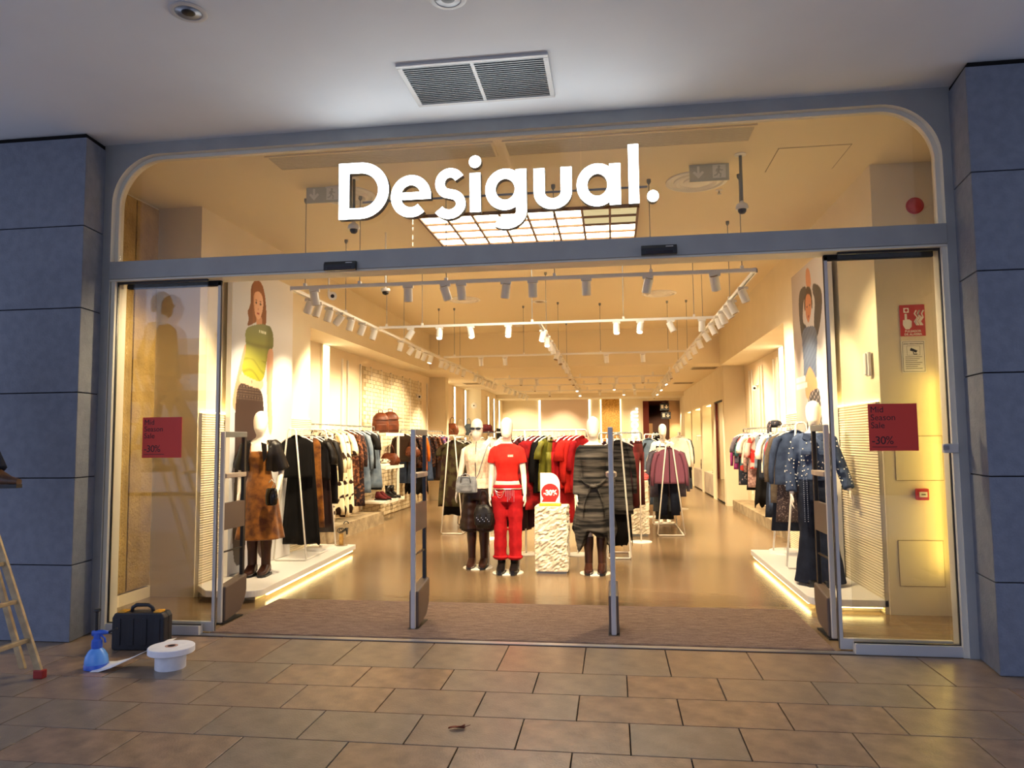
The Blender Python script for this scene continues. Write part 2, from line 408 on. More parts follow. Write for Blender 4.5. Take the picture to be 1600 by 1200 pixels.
# door sensors
for x, z, lab in ((-2.15,2.953,'black door sensor on the transom below the first sign letter'),(.37,2.970,'black door sensor on the transom below the final sign dot')):
    s = thing('door_sensor', lab, 'sensor', (x,FY-.01,z), 0, 'door sensors')
    obj('housing', MB().prism([(-.045,-.038),(-.002,-.038),(-.002,.036),(-.03,.036),(-.045,.01)], 'x', -.133, .133), m_black, s, bevel=.004)
    obj('lens', MB().box(-.10,.10,-.047,-.044,-.03,-.012), pmat('sensor_window', rgb(40,26,30), rough=0.15), s)
    obj('badge', MB().box(.05,.105,-.0405,-.038,.018,.024), m_silver, s)

# ---------------------------------------------------------------- illuminated sign
sg = thing('shop_sign', 'large white illuminated shop name letters above the entrance', 'sign', (0,5.58,3.34))
S = .088; Y0, Y1 = 0.0, .062
def arc(cx, cz, rx, rz, a0, a1, n=28): return [(cx+rx*math.cos(math.radians(a0+(a1-a0)*i/n)), cz+rz*math.sin(math.radians(a0+(a1-a0)*i/n))) for i in range(n+1)]
def letter(mb): return obj('letter', mb, [e_sign, m_black], sg)
h = S/2
dm = [(-2.135,.046),(-1.99,.046)] + arc(-1.995,.235,.192,.189,-90,90) + [(-1.99,.424),(-2.135,.424)]
letter(MB().stroke([(-2.135,0.002),(-2.135,.468)], S, Y0, Y1, 0, 1).stroke(dm, S, Y0+.0005, Y1, 0, 1))
ec = (-1.575, .165)
letter(MB().stroke(arc(*ec, .124,.132, 0, 312, 40), .082, Y0, Y1, 0, 1).stroke([(-1.70,.167),(-1.41,.167)], .06, Y0+.0005, Y1, 0, 1))
spts = arc(-1.252,.252,.083,.086,28,245,20) ; spts = [(p[0], p[1]) for p in spts] + arc(-1.262,.084,.096,.083,62,-150,22)
letter(MB().stroke(spts, .076, Y0, Y1, 0, 1))
letter(MB().stroke([(-1.049,.008),(-1.049,.325)], .086, Y0, Y1, 0, 1))
letter(MB().prism(arc(-1.049,.417,.049,.05,0,345,23), 'y', Y0, Y1, 0)); sg.children[-1].data.materials[0] = e_sign
letter(MB().stroke(arc(-.808,.178,.118,.126,0,352,44), .082, Y0, Y1, 0, 1, True).stroke([(-.681,.335),(-.681,.06)] + arc(-.800,.0,.119,.098,0,-130,18), .084, Y0+.0005, Y1, 0, 1))
letter(MB().stroke([(-.538,.33),(-.538,.14)] + arc(-.432,.135,.106,.093,180,360,20) + [(-.326,.14),(-.326,.33)], .086, Y0, Y1, 0, 1))
letter(MB().stroke(arc(-.085,.172,.119,.129,0,352,44), .082, Y0, Y1, 0, 1, True).stroke([(.051,.008),(.051,.335)], .084, Y0+.0005, Y1, 0, 1))
letter(MB().stroke([(.194,.01),(.194,.478)], .078, Y0, Y1, 0, 1))
letter(MB().prism(arc(.337,.06,.044,.046,0,345,23), 'y', Y0, Y1, 0))
for c in sg.children: c.name = c.name
obj('mounting_rail', MB().box(-2.0,.30,.062,.07,.15,.165), m_frame, sg)
for c in list(sg.children):                            # only the faces glow
    me = c.data
    if len(me.materials) == 2:
        for p in me.polygons: p.material_index = 0 if p.normal.y < -.9 else 1

# ---------------------------------------------------------------- shop shell
fl = struct('floor', MB().box(-5.4,3.8,5.60,34,-.2,0.0), m_floor)
struct('ceiling', MB().box(-5.2,3.6,5.74,16.5,4.0,4.2), m_ceil)
struct('ceiling', MB().box(-5.2,3.6,16.5,28.2,3.18,4.0), m_ceil)
struct('trim_3', MB().box(-5.0,3.2,26.5,28.1,3.03,3.18), m_paint)
# left side, front to back
wl_ = struct('wall_left', MB().box(-5.2,-4.69,5.72,6.95,0,4.0), m_paint)
obj('concrete_panel', MB().box(-4.70,-4.655,5.74,6.545,.125,3.97), m_conc, wl_, bevel=.006)
obj('concrete_panel', MB().box(-4.70,-4.655,6.56,6.91,.125,3.97), m_conc, wl_, bevel=.006)
obj('skirting', MB().box(-4.70,-4.665,5.74,6.94,0,.11), m_paint, wl_)
struct('wall_left', MB().box(-5.2,-4.2,6.95,9.73,0,4.0), m_paint)
struct('wall_left', MB().box(-5.2,-4.75,9.73,23.4,0,4.0), m_warmpanel)
struct('wall_left', MB().box(-5.2,-4.2,9.73,16.5,3.15,4.0), m_paint)
struct('wall_left', MB().box(-5.2,-4.32,18.6,18.95,0,3.18), m_paint)
struct('wall_left', MB().box(-5.2,-4.24,23.4,28.2,0,3.18), m_paint)
# right side
wr_ = struct('wall_right', MB().box(2.87,3.6,5.72,6.85,0,4.0), m_paint)
struct('wall_right', MB().box(2.35,3.6,6.85,10.4,0,4.0), m_paint)
struct('wall_right', MB().box(2.97,3.6,10.4,17.1,0,4.0), m_warmpanel)
struct('wall_right', MB().box(2.35,3.6,10.4,16.5,3.12,4.0), m_paint)
# the wall with niches further back
wn_ = struct('wall_right', MB().box(2.95,3.6,17.1,28.2,0,3.18), m_paint)
struct('wall_right', MB().box(2.5,2.95,17.1,28.2,2.42,3.18), m_paint)
for a, b in ((17.1,17.35),(18.75,19.3),(21.2,21.7),(23.9,24.3),(26.4,28.2)): struct('wall_right', MB().box(2.5,2.95,a,b,0,2.42), m_paint)
for a, b in ((19.3,21.2),(21.7,23.9),(24.3,26.4)):
    obj('marble_front', MB().box(2.505,2.95,a,b,.04,.60), m_marble, wn_)
    obj('niche_light', MB().box(2.6,2.9,a+.1,b-.1,2.405,2.42), e_strip3, wn_)
mr = thing('wall_mirror', 'tall full-length mirror in the right wall beyond the clothes rail', 'mirror', (2.52,18.05,0))
obj('frame', MB().box(0,.06,-.70,.70,.02,2.4), m_dark, mr); obj('mirror_glass', MB().box(-.006,0,-.67,.67,.05,2.37), m_mirror, mr)
# back wall with lit joints and a corridor opening
bw = struct('wall_back', MB().box(-5.2,1.12,28.0,28.3,0,3.2).box(1.12,3.6,28.0,28.3,2.95,3.2), m_paint)
obj('pink_panel', MB().box(-2.75,-.92,27.96,28.0,0,3.03), m_pink, bw)
obj('gold_panel', MB().box(-.42,.25,27.96,28.0,0,3.03), m_gold, bw)
for x in (-2.79,-.88): obj('light_joint', MB().box(x-.03,x+.03,27.97,28.0,0,3.03), e_strip2, bw)
for x in (-.455,.285): obj('light_joint', MB().box(x-.02,x+.02,27.97,28.0,0,3.03), e_strip3, bw)
struct('wall_corridor', MB().box(1.12,1.35,28.3,33,0,3.0).box(2.85,3.2,28.3,33,0,3.0).box(1.0,3.4,32.9,33.2,0,3.0), m_maroon)
struct('ceiling', MB().box(1.0,3.4,28.3,33,2.95,3.1), m_maroon)
struct('wall_corridor', MB().box(1.35,2.85,32.6,32.9,0,3.0), m_brown)
struct('pillar', MB().box(2.12,2.62,28.4,28.9,0,2.95), m_beige)
struct('pillar', MB().box(1.36,1.50,28.6,28.9,0,2.1), m_beige)
wt = thing('wall_lettering', 'vertical white illuminated word on the back wall beside the corridor', 'sign', (.80,27.97,1.55))
text('room.', .52, emat('lettering_glow', (1,.95,.82), 3.2), wt, Matrix.Translation((.12,-.01,-.15)) @ FRONT @ Matrix.Rotation(PI/2, 4, 'Z'), .01, offset=.012)
# ribbed wainscots with a light ledge
def ribs(name, xw, y0, y1, side):
    n = 148; pr = []
    for i in range(n+1):
        z = 1.85*i/n; pr.append((xw + side*(.035 + (.007 if i % 2 else 0)), z))
    mb = MB(); vs = []; fs = []
    for x, z in pr: vs += [(x,y0,z),(x,y1,z)]
    for i in range(n): fs.append((2*i,2*i+1,2*i+3,2*i+2))
    mb.add(vs, fs)
    k = len(mb.v); mb.add([(xw,y0,0),(xw,y1,0),(xw,y1,1.85),(xw,y0,1.85)], [])
    mb.f += [(k+3,k+2,2*n+1,2*n), (k,k+3,2*n,0), (k+1,1,2*n+1,k+2)]; mb.m += [0]*3
    o = obj(name, mb, m_rib); o['kind'] = 'structure'
    obj('light_ledge', MB().box(xw+side*.006,xw+side*.024,y0+.02,y1-.02,1.851,1.862), e_strip, o)
    return o
ribs('trim_4', -4.2, 6.97, 9.70, 1)
ribs('trim_5', 2.35, 6.87, 10.3, -1)
# right front wall details: access panels
for x0, x1, z0, z1, lab in ((2.45,2.835,1.16,1.54,'square cream access panel above the red alarm button'),(2.44,2.80,.25,.635,'square cream access panel low on the wall, below the red alarm button')):
    t = thing('access_panel', lab, 'panel', ((x0+x1)/2,6.85,(z0+z1)/2)); w, hh = (x1-x0)/2, (z1-z0)/2
    obj('recess', MB().box(-w-.006,w+.006,-.002,.0,-hh-.006,hh+.006), m_conc_dark, t)
    obj('cover', MB().box(-w,w,-.006,-.002,-hh,hh), m_paint, t)
# vertical lit columns and uprights in the wall recesses
def led_column(x, y, w, z1, d, label):
    t = thing('light_column', label, 'light', (x,y,0)); s = 1 if d > 0 else -1
    obj('channel', MB().box(min(0,d*.04),max(0,d*.04),-w/2-.03,w/2+.03,0,z1), m_paint, t)
    obj('diffuser', MB().box(min(d*.04,d*.055),max(d*.04,d*.055),-w/2,w/2,.05,z1-.02), e_strip2, t)
    return t
led_column(-4.75, 11.55, .23, 3.15, 1, 'wide glowing light column at the start of the left wall recess')
led_column(2.97, 13.2, .26, 3.12, -1, 'glowing light column on the right wall behind the clothes rail')
t = thing('light_column', 'yellow glowing light strip on the right side wall just inside the right glass', 'light', (2.87,6.74,0))
obj('channel', MB().box(-.03,0,-.06,.06,.35,2.1), m_paint, t); obj('diffuser', MB().box(-.045,-.03,-.04,.04,.38,2.07), emat('yellow_strip_glow', (1.0,.74,.18), 13.0), t)
for y, lab in ((20.2,'first glowing light column beside the bag shelves at the back left'),(21.5,'second glowing light column behind the bag shelves at the back left'),(23.1,'third glowing light column past the bag shelves at the back left')):
    led_column(-4.75, y, .14, 3.15, 1, lab)
for y, lab in ((24.5,'glowing light column nearest the speaker wall at the far left'),(25.7,'middle glowing light column of the far left wall'),(26.9,'last glowing light column before the back wall')):
    led_column(-4.24, y, .12, 3.0, 1, lab)
for x, ys, s in ((-4.75,(12.35,12.62,13.3,13.9,14.55,15.2,16.1,16.7,17.45,18.3),1),(2.97,(16.4,16.1,15.3,15.0,13.97,13.65,12.5),-1)):
    side = 'left' if s > 0 else 'right'
    for i, y in enumerate(sorted(ys)):
        t = thing('wall_upright', f'slim white shelving upright on the {side} wall, {ORD[i]} from the entrance', 'upright', (x+s*.02,y,0), 0, f'uprights of the {side} wall')
        obj('post', MB().box(-.014,.014,-.016,.016,.35,3.0 if s > 0 else 2.98), m_white, t)
        obj('foot', MB().box(-.02,.02,-.022,.022,.33,.352), m_white, t)
# whitewashed brick field behind the shelves
bk = struct('wall_left', MB().box(-4.75,-4.735,13.4,17.75,0,2.98), m_mortar)
mb = MB(); r2 = random.Random(5)
for r in range(38):
    z = .02 + r*.078; off = .13 if r % 2 else 0
    for c in range(17):
        y = 13.42 + off + c*.255
        if y+.245 > 17.75: continue
        mb.box(-4.735,-4.722+r2.random()*.006,y,y+.24,z,z+.066)
bb = obj('brick', mb, m_brick, bk); bb['kind'] = 'stuff'
# plinths along the recess walls
struct('trim_6', MB().box(-4.75,-4.30,10.1,13.4,0,.22), m_conc_dark)
struct('trim_7', MB().box(2.55,2.97,10.6,16.6,0,.18), m_conc_dark)
# ---------------------------------------------------------------- ceiling fixtures in the shop
lb = thing('light_box', 'big square grid of glowing ceiling light panels behind the sign', 'ceiling light', (-.88,7.62,4.0))
NX, NY, CX, CY = 8, 8, .2965, .30
fr = MB()
for i in range(NX+1): fr.box(-1.186+CX*i-.012,-1.186+CX*i+.012,0,CY*NY,-.035,0)
for j in range(NY+1): fr.box(-1.186,1.186,CY*j-.010,CY*j+.010,-.034,0)
obj('grid_frame', fr, pmat('bronze_bar', rgb(120,84,44), rough=.6), lb)
pm = MB().box(.012,CX-.012,.010,CY-.010,-.012,-.004).mesh('light_panel', e_panel)
pd = MB().box(.012,CX-.012,.010,CY-.010,-.012,-.004).mesh('light_panel', e_panel_dim)
for i in range(NX):
    for j in range(NY):
        link('light_panel', pd if (i >= 6 and j < 2) else pm, lb, (-1.186+CX*i, CY*j, 0))
vg = thing('linear_grille', 'long cream slotted air grille in the shop ceiling above the sign', 'vent', (-.89,5.94,4.0))
for x0, x1 in ((-2.04,-.05),(.03,2.06)):
    m = MB(); m.box(x0,x1,-.16,-.14,-.012,0).box(x0,x1,.14,.16,-.012,0).box(x0,x0+.02,-.14,.14,-.012,0).box(x1-.02,x1,-.14,.14,-.012,0)
    obj('frame', m, m_ceil, vg)
    obj('backing', MB().box(x0+.02,x1-.02,-.14,.14,-.003,-.001), m_conc_dark, vg)
    for k in range(11): obj('slat', MB().box(x0+.02,x1-.02,-.132+.0255*k-.009,-.132+.0255*k+.010,-.010,-.003), m_vent, vg)
dif = [(.836,7.02,4.0,'round ceiling air diffuser under the right exit sign'),(-2.60,6.86,4.0,'round ceiling air diffuser behind the first sign letter'),(.818,12.5,4.0,'round ceiling air diffuser between the first and second crossbar at right'),(-2.55,12.44,4.0,'round ceiling air diffuser between the first and second crossbar at left')]
dm_ = [MB().lathe([(.29,0),(.29,-.012),(.27,-.02),(.255,-.02),(.243,-.004)], 40).mesh('outer_ring', m_whitep, True, 40),
       MB().lathe([(.215,-.004),(.212,-.018),(.19,-.028),(.172,-.02),(.162,-.006)], 40).mesh('middle_ring', m_whitep, True, 40),
       MB().lathe([(.125,-.004),(.122,-.02),(.09,-.034),(.001,-.034)], 40).mesh('centre_cone', m_whitep, True, 40),
       MB().lathe([(.285,-.002),(.001,-.0025)], 40).mesh('throat_shade', pmat('throat_shade_brown', rgb(84,66,42), rough=.9))]  # brown disc paints in the shade between the rings
for x, y, z, lab in dif:
    t = thing('air_diffuser', lab, 'vent', (x,y,z), 0, 'round air diffusers')
    for m in dm_: link(m.name.split('.')[0], m, t)
t = thing('ceiling_speaker', 'small round ceiling speaker in the middle of the shop ceiling', 'speaker', (-1.26,12.86,4.0))
obj('rim', MB().lathe([(.13,0),(.13,-.01),(.10,-.016),(.09,-.004)], 32), m_whitep, t, smooth=True, angle=40); obj('mesh_cover', MB().lathe([(.09,-.002),(.05,-.012),(.001,-.014)], 24), m_conc_dark, t)
t = thing('ceiling_hatch', 'thin-lined square access hatch in the shop ceiling at upper right', 'hatch', (1.74,6.60,4.0))
obj('joint', MB().box(-.30,.30,-.285,.285,-.0015,0), m_conc_dark, t); obj('cover', MB().box(-.292,.292,-.277,.277,-.004,-.0015), m_ceil, t)
t = thing('sprinkler', 'tiny ceiling sprinkler head beside the right air diffuser', 'sprinkler', (1.09,7.32,4.0))
obj('plate', MB().lathe([(.035,0),(.035,-.004),(.012,-.008)],16), m_whitep, t); obj('head', MB().lathe([(.008,-.006),(.008,-.035),(.02,-.037),(.02,-.04)],12), m_steel, t)
def exit_sign(x, y, lab):
    t = thing('exit_sign', lab, 'sign', (x,y,3.93), 0, 'exit signs')
    mg = pmat('exit_green', rgb(206,206,188), rough=.35); mw = pmat('exit_white', rgb(246,244,230), rough=.4)
    obj('plate', MB().box(-.175,.175,-.006,.006,-.085,.085), mg, t, bevel=.003)
    obj('bracket', MB().box(-.165,.165,-.012,.012,.085,.075+.012), m_silver, t)
    # downward arrow
    obj('arrow', MB().prism([(-.105,.055),(-.085,.055),(-.085,-.01),(-.06,.012),(-.045,-.004),(-.095,-.058),(-.145,-.004),(-.13,.012),(-.105,-.01)], 'y', -.008, -.006), mw, t)
    obj('doorway', MB().prism([(.03,-.06),(.145,-.06),(.145,.06),(.03,.06)], 'y', -.0075, -.006), mw, t)
    rn = MB().prism(arc(.085,.042,.012,.012,0,345,14), 'y', -.0095, -.0076)
    rn.stroke([(.085,.028),(.078,-.005)], .022, -.0095, -.0076).stroke([(.078,-.005),(.10,-.025),(.095,-.055)], .012, -.0095, -.0076).stroke([(.078,-.005),(.066,-.03),(.042,-.038)], .012, -.0095, -.0076).stroke([(.06,-.002),(.066,.02),(.088,.025),(.105,.008),(.12,.012)], .010, -.0095, -.0076)
    obj('running_figure', rn, mg, t)
exit_sign(.90, 6.60, 'grey green exit sign with down arrow hanging above the right air diffuser')
exit_sign(-2.73, 6.60, 'grey green exit sign with down arrow hanging left of the first sign letter')
def dome_cam(x, y, drop, lab):
    t = thing('dome_camera', lab, 'camera', (x,y,4.0), 0, 'dome cameras')
    obj('ceiling_plate', MB().lathe([(.05,0),(.05,-.008),(.02,-.014)],20), m_whitep, t)
    obj('pole', MB().tube([(0,0,-.01),(0,0,-drop+.1)], .014, 10), m_grille, t, smooth=True)
    obj('body', MB().lathe([(.012,-drop+.12),(.02,-drop+.10),(.045,-drop+.085),(.055,-drop+.06),(.052,-drop+.04)],24), m_whitep, t, smooth=True, angle=40)
    obj('dome', MB().lathe([(.036,-drop+.04),(.034,-drop+.02),(.022,-drop+.004),(.001,-drop)],20), m_black, t, smooth=True)
dome_cam(1.14, 6.40, .53, 'dome camera on a long pole right of the right exit sign')
dome_cam(-2.356, 6.41, .53, 'dome camera on a long pole behind the first sign letter')
t = thing('dome_camera', 'small black dome camera on the left bulkhead by the front crossbar', 'camera', (-2.62,8.2,3.30))
obj('body', MB().lathe([(.05,.03),(.055,.0),(.045,-.01)],20), m_whitep, t); obj('dome', MB().lathe([(.042,-.008),(.035,-.035),(.001,-.05)],20), m_black, t, smooth=True)
obj('stem', MB().tube([(0,0,.03),(0,0,.70)], .01, 8), m_whitep, t)
def bullet_cam(x, y, z, dx, lab):
    t = thing('wall_camera', lab, 'camera', (x,y,z))
    obj('bracket', MB().tube([(0,0,.05),(0,0,0),(dx*.06,0,-.01)], .02, 8), m_whitep, t, smooth=True)
    obj('head', MB().tube([(dx*.05,.0,-.01),(dx*.09,-.10,-.03)], [.05,.055], 14), m_whitep, t, smooth=True, angle=50)
    obj('lens', MB().tube([(dx*.09,-.10,-.03),(dx*.092,-.106,-.032)], .024, 14), m_black, t)
bullet_cam(-3.6, 8.9, 3.42, 1, 'small white security camera above the left end of the front crossbar')
obj('pole', MB().tube([(0,0,.05),(0,0,.58)], .012, 8), m_whitep, bpy.data.objects['wall_camera'])
bullet_cam(-4.70, 17.2, 2.62, 1, 'small white security camera on the brick wall at left')
bullet_cam(2.9, 15.2, 2.55, -1, 'small white security camera on the right wall above the clothes rail')
# red alarm dome and the wall things seen through the right glass
t = thing('alarm_sounder', 'round red fire alarm sounder high on the right front wall', 'alarm', (2.715,6.85,3.60))
mr_ = pmat('alarm_red', rgb(186,36,28), rough=.4)
obj('base', MB().lathe([(.075,0),(.075,.012),(.06,.016)],24).xf(Matrix.Rotation(PI/2,4,'X')), mr_, t, smooth=True, angle=40)
obj('dome', MB().lathe([(.062,.014),(.056,.04),(.03,.055),(.001,.058)],24).xf(Matrix.Rotation(PI/2,4,'X')), mr_, t, smooth=True, angle=50)
t = thing('fire_sign', 'red fire alarm notice with white hand and flames on the right wall', 'sign', (2.645,6.845,2.565))
obj('plate', MB().box(-.105,.105,-.004,0,-.14,.14), mr_, t, bevel=.001)
mwt = pmat('sign_white', rgb(240,236,224), rough=.5)
gl = MB().box(-.072,-.028,-.006,-.004,.07,.112)
gl.stroke([(-.055,.06),(-.055,0)], .018, -.0065, -.004)
gl.prism([(-.08,.005),(-.03,.01),(-.008,-.005),(-.01,-.055),(-.03,-.078),(-.062,-.078),(-.082,-.04)], 'y', -.006, -.004)
obj('hand_symbol', gl, mwt, t); obj('button_symbol', MB().prism(arc(-.05,.091,.013,.013,0,345,14), 'y', -.0075, -.006), mr_, t)
fm = MB()
for k, (bx, tx) in enumerate(((.035,.03),(.05,.06),(.068,.055),(.082,.09))):
    fm.stroke([(bx,-.045),(bx-.018,-.01),(bx+.006,.025),(tx-.012,.06),(tx+.004,.09)], .012, -.006, -.004)
obj('flame_symbol', fm, mwt, t)
text('PULSADOR\nDE ALARMA', .027, mwt, t, at(0,-.0045,-.105), .0004, align='CENTER', offset=.0006)
t = thing('camera_notice', 'white video surveillance notice sheet with a black camera picture', 'sign', (2.64,6.845,2.243))
obj('sheet', MB().box(-.098,.098,-.003,0,-.142,.142), mwt, t)
mk_ = pmat('print_black', rgb(30,30,32), rough=.6)
b = MB()
for a in ((-.09,.09,.131,.134),(-.09,.09,-.134,-.131),(-.09,-.087,-.134,.134),(.087,.09,-.134,.134),(-.055,.055,.094,.096),(-.055,.055,.012,.014),(-.055,-.053,.012,.096),(.053,.055,.012,.096)): b.box(a[0],a[1],-.004,-.003,a[2],a[3])
obj('border_lines', b, mk_, t)
obj('camera_symbol', MB().prism([(-.03,.055),(.022,.034),(.034,.052),(-.02,.078)], 'y', -.0042, -.003).stroke([(.0,.04),(.0,.022),(.03,.022)], .008, -.0042, -.003), mk_, t)
text('ZONA VIDEOVIGILADA', .0155, mk_, t, at(0,-.0035,.108), .0003, align='CENTER', offset=.0003)
b = MB()
for k in range(7): b.box(-.07,.07-.02*(k%3),-.0038,-.003,-.005-.017*k,.000-.017*k)
obj('print_lines', b, pmat('print_grey', rgb(120,116,108), rough=.6), t)
t = thing('call_point', 'small red fire alarm call point button between the access panels', 'alarm', (2.645,6.85,1.038))
obj('box', MB().box(-.05,.05,-.05,0,-.05,.05), mr_, t, bevel=.008); obj('push_plate', MB().box(-.032,.032,-.054,-.05,-.022,.022), mwt, t)
obj('plate_mark', MB().box(-.018,.018,-.0555,-.054,-.006,.006), m_conc_dark, t)
t = thing('wall_telephone', 'white wall intercom handset on the right ribbed corner', 'intercom', (2.33,7.02,2.20))
obj('base', MB().box(-.03,.0,-.04,.04,-.11,.11), m_whitep, t, bevel=.008); obj('handset', MB().box(-.052,-.03,-.026,.026,-.10,.10), m_whitep, t, bevel=.01)

# ---------------------------------------------------------------- lighting tracks
ZT = 3.10
def track(name, p0, p1, lab, wires, ztop=4.0):
    p0, p1 = Vector(p0), Vector(p1); L = (p1-p0).length; a = math.atan2((p1-p0).y, (p1-p0).x)
    t = thing('lighting_track', lab, 'lighting track', p0, a)
    obj('rail', MB().box(0,L,-.018,-.006,-.03,0).box(0,L,.006,.018,-.03,0).box(0,L,-.018,.018,-.002,.002), m_white, t)
    obj('inner_channel', MB().box(.005,L-.005,-.006,.006,-.012,-.002), m_black, t)
    for e in (0, L-.03): obj('end_cap', MB().box(e,e+.03,-.02,.02,-.034,.004), m_white, t)
    for w in wires:
        if ztop-ZT > .2:
            wi = obj('suspension_wire', MB().tube([(w,0,0),(w,0,ztop-p0.z)], .004, 6).lathe([(.02,0),(.02,-.03),(.006,-.05)], 10, (w,0,ztop-p0.z)), m_grille, t)
            obj('clamp', MB().box(-.014,.014,-.02,.02,.0,.03), m_white, wi, (w,0,0))
        else: obj('ceiling_clip', MB().box(w-.02,w+.02,-.012,.012,0,ztop-p0.z), m_white, t)
    return t
track('x', (-3.19,6.9,ZT), (1.335,6.9,ZT), 'front white lighting track crossbar just inside the entrance', (.15,.72,1.6,2.66,3.57,4.4))
track('x', (-3.14,9.57,ZT), (1.335,9.57,ZT), 'second white lighting track crossbar from the entrance', (.1,.6,2.1,3.3,4.2))
track('x', (-3.1,13.24,ZT), (1.30,13.24,ZT), 'third white lighting track crossbar, in front of the ceiling drop', (.2,1.5,2.9,4.1))
track('x', (-3.19,6.92,ZT), (-3.19,16.4,ZT), 'long left lighting track running back from the front crossbar', (1.5,4.0,6.3,8.2))
track('x', (1.333,6.92,ZT), (1.333,16.4,ZT), 'long right lighting track running back from the front crossbar', (1.5,4.0,6.3,8.2))
track('x', (-.945,9.6,ZT), (-.945,16.4,ZT), 'centre lighting track running back from the second crossbar', (1.0,3.4,5.8))
track('x', (-3.19,16.6,ZT), (-3.19,20.2,ZT), 'left lighting track under the lower rear ceiling', (.5,3.0), 3.18)
track('x', (1.30,16.6,ZT), (1.38,26.3,ZT), 'right lighting track under the lower rear ceiling', (.5,4.0,8.5), 3.18)
track('x', (-.98,16.6,ZT), (-1.05,24.3,ZT), 'centre lighting track under the lower rear ceiling', (.5,4.0,7.0), 3.18)
track('x', (-3.1,20.6,ZT), (-3.0,26.2,ZT), 'far left lighting track under the lower rear ceiling', (.5,4.8), 3.18)
for k, y in enumerate((18.4,20.8,23.4)):
    track('x', (-3.0,y,ZT), (1.3,y,ZT), ['first','second','third'][k]+' crossbar track under the lower rear ceiling', (.4,2.2,4.0), 3.18)
SPM = {}
m_spotin = pmat('spot_baffle', rgb(150,124,84), rough=.6)
def spot(p, d, lab, grp, lit=True):
    d = Vector(d).normalized(); key = (round(d.x,1), round(d.y,1), round(d.z,1), lit)
    if key not in SPM:
        ad = MB().box(-.05,.05,-.016,.016,-.028,-.0).tube([(0,0,-.028),(0,0,-.062)], .011, 8)
        top = Vector((0,0,-.075)); a = top - d*.05; e = top + d*.088
        ho = MB().tube([a, a+d*.004, e-d*.003, e], [.038,.043,.043,.040], 18)
        ca = MB().tube([a-d*.003, a+d*.001], [.034,.036], 16)
        le = MB().tube([e-d*.002, e+d*.0025], [.034,.034], 16)
        SPM[key] = (ad.mesh('adapter', m_white), ho.mesh('housing', m_white, True, 40), ca.mesh('rear_cap', m_spotin), le.mesh('lens', e_lens if lit else m_spotin))
    t = thing('track_spotlight', lab, 'spotlight', p, 0, grp)
    for m in SPM[key]: link(m.name.split('.')[0], m, t)
    return t
def spots(ps, dirs, where, grp, lit=(), first='left'):
    for i, p in enumerate(ps):
        spot(p, dirs[i % len(dirs)], f'white cylinder spotlight, {ORD[i]} from the {first} on the {where}', grp, i in lit)
zt = ZT-.03
fx = [-2.94,-1.974,-1.60,-1.44,-1.00,-.74,-.227,.35,.962]
spots([(x,6.9,zt) for x in fx], [(.1,.25,-.95),(0,.15,-.99),(.25,.3,-.92),(.05,.2,-.97),(-.15,.2,-.96),(0,.2,-.98),(0,.2,-.98),(-.22,.25,-.94),(.2,.4,-.88)], 'front crossbar', 'front crossbar spotlights')
sx = [-2.70,-2.30,-1.87,-1.36,.068,.373,.764,1.157]
spots([(x,9.57,zt) for x in sx], [(-.5,-.1,-.85),(.05,-.4,-.9),(.2,-.4,-.88),(0,-.4,-.9),(0,-.4,-.9),(-.12,-.45,-.88),(.4,-.1,-.9),(0,.1,-.98)], 'second crossbar', 'second crossbar spotlights', (1,2,3,4,5))
lyy = [7.36,7.58,7.9,8.23,8.6,9.02,9.48,10.75,11.35,11.78,12.16,12.6,13.43,13.9,14.4,14.9,15.5]
spots([(-3.19,y,zt) for y in lyy], [(-.4,.1,-.9),(-.25,-.1,-.95),(-.3,.1,-.93),(-.6,.0,-.75),(-.3,.1,-.93)], 'long left track', 'left track spotlights', (11,), 'entrance')
ryy = [7.59,8.29,8.61,9.01,9.34,9.94,10.63,11.43,12.24,13.08,14.03,14.8,15.6]
spots([(1.333,y,zt) for y in ryy], [(.35,.1,-.9),(.35,-.1,-.9),(.5,.0,-.85),(.35,.1,-.9)], 'long right track', 'right track spotlights', (), 'entrance')
cy_ = [10.1,10.7,11.2,11.7,12.6,13.4,14.2,15.2]
spots([(-.945,y,zt) for y in cy_], [(-.2,-.35,-.9),(.1,-.4,-.9),(.2,.3,-.9),(.2,.1,-.95)], 'centre track', 'centre track spotlights', (0,1), 'entrance')
spots([(x,13.24,zt) for x in (-2.4,-1.95,-.1,.55)], [(.05,.2,-.97)], 'third crossbar', 'third crossbar spotlights')
spots([(-3.19,y,zt) for y in (16.9,17.4,17.9,18.5,19.1,19.7)], [(-.35,.1,-.9)], 'rear left track', 'rear left track spotlights', (), 'entrance')
spots([(1.33+.008*(y-16.6),y,zt) for y in (17.3,18.1,19.2,20.0,21.5,22.5,23.7,25.0,25.8)], [(.3,-.3,-.9),(.35,0,-.9)], 'rear right track', 'rear right track spotlights', (2,4,6), 'entrance')
spots([(-.98-.009*(y-16.6),y,zt) for y in (17.0,17.8,18.8,19.7,21.2,22.6,23.6)], [(.1,-.4,-.9),(.3,.1,-.9)], 'rear centre track', 'rear centre track spotlights', (4,6), 'entrance')
spots([(-3.08+.016*(y-20.6),y,zt) for y in (21.0,21.8,22.8,23.9,24.9,25.7)], [(-.35,.1,-.9)], 'far left rear track', 'far left rear track spotlights', (), 'entrance')
for k, y in enumerate((18.4,20.8,23.4)):
    spots([(x,y,zt) for x in ((-2.3,-1.9,-.3,.1,.75),(-2.2,-1.5,.05,.6),(-2.0,-.4,.35,.7))[k]], [(0,-.3,-.93),(.1,.2,-.95)], ORD[k]+' rear crossbar', ORD[k]+' rear crossbar spotlights', ((),(2,3),(2,))[k])
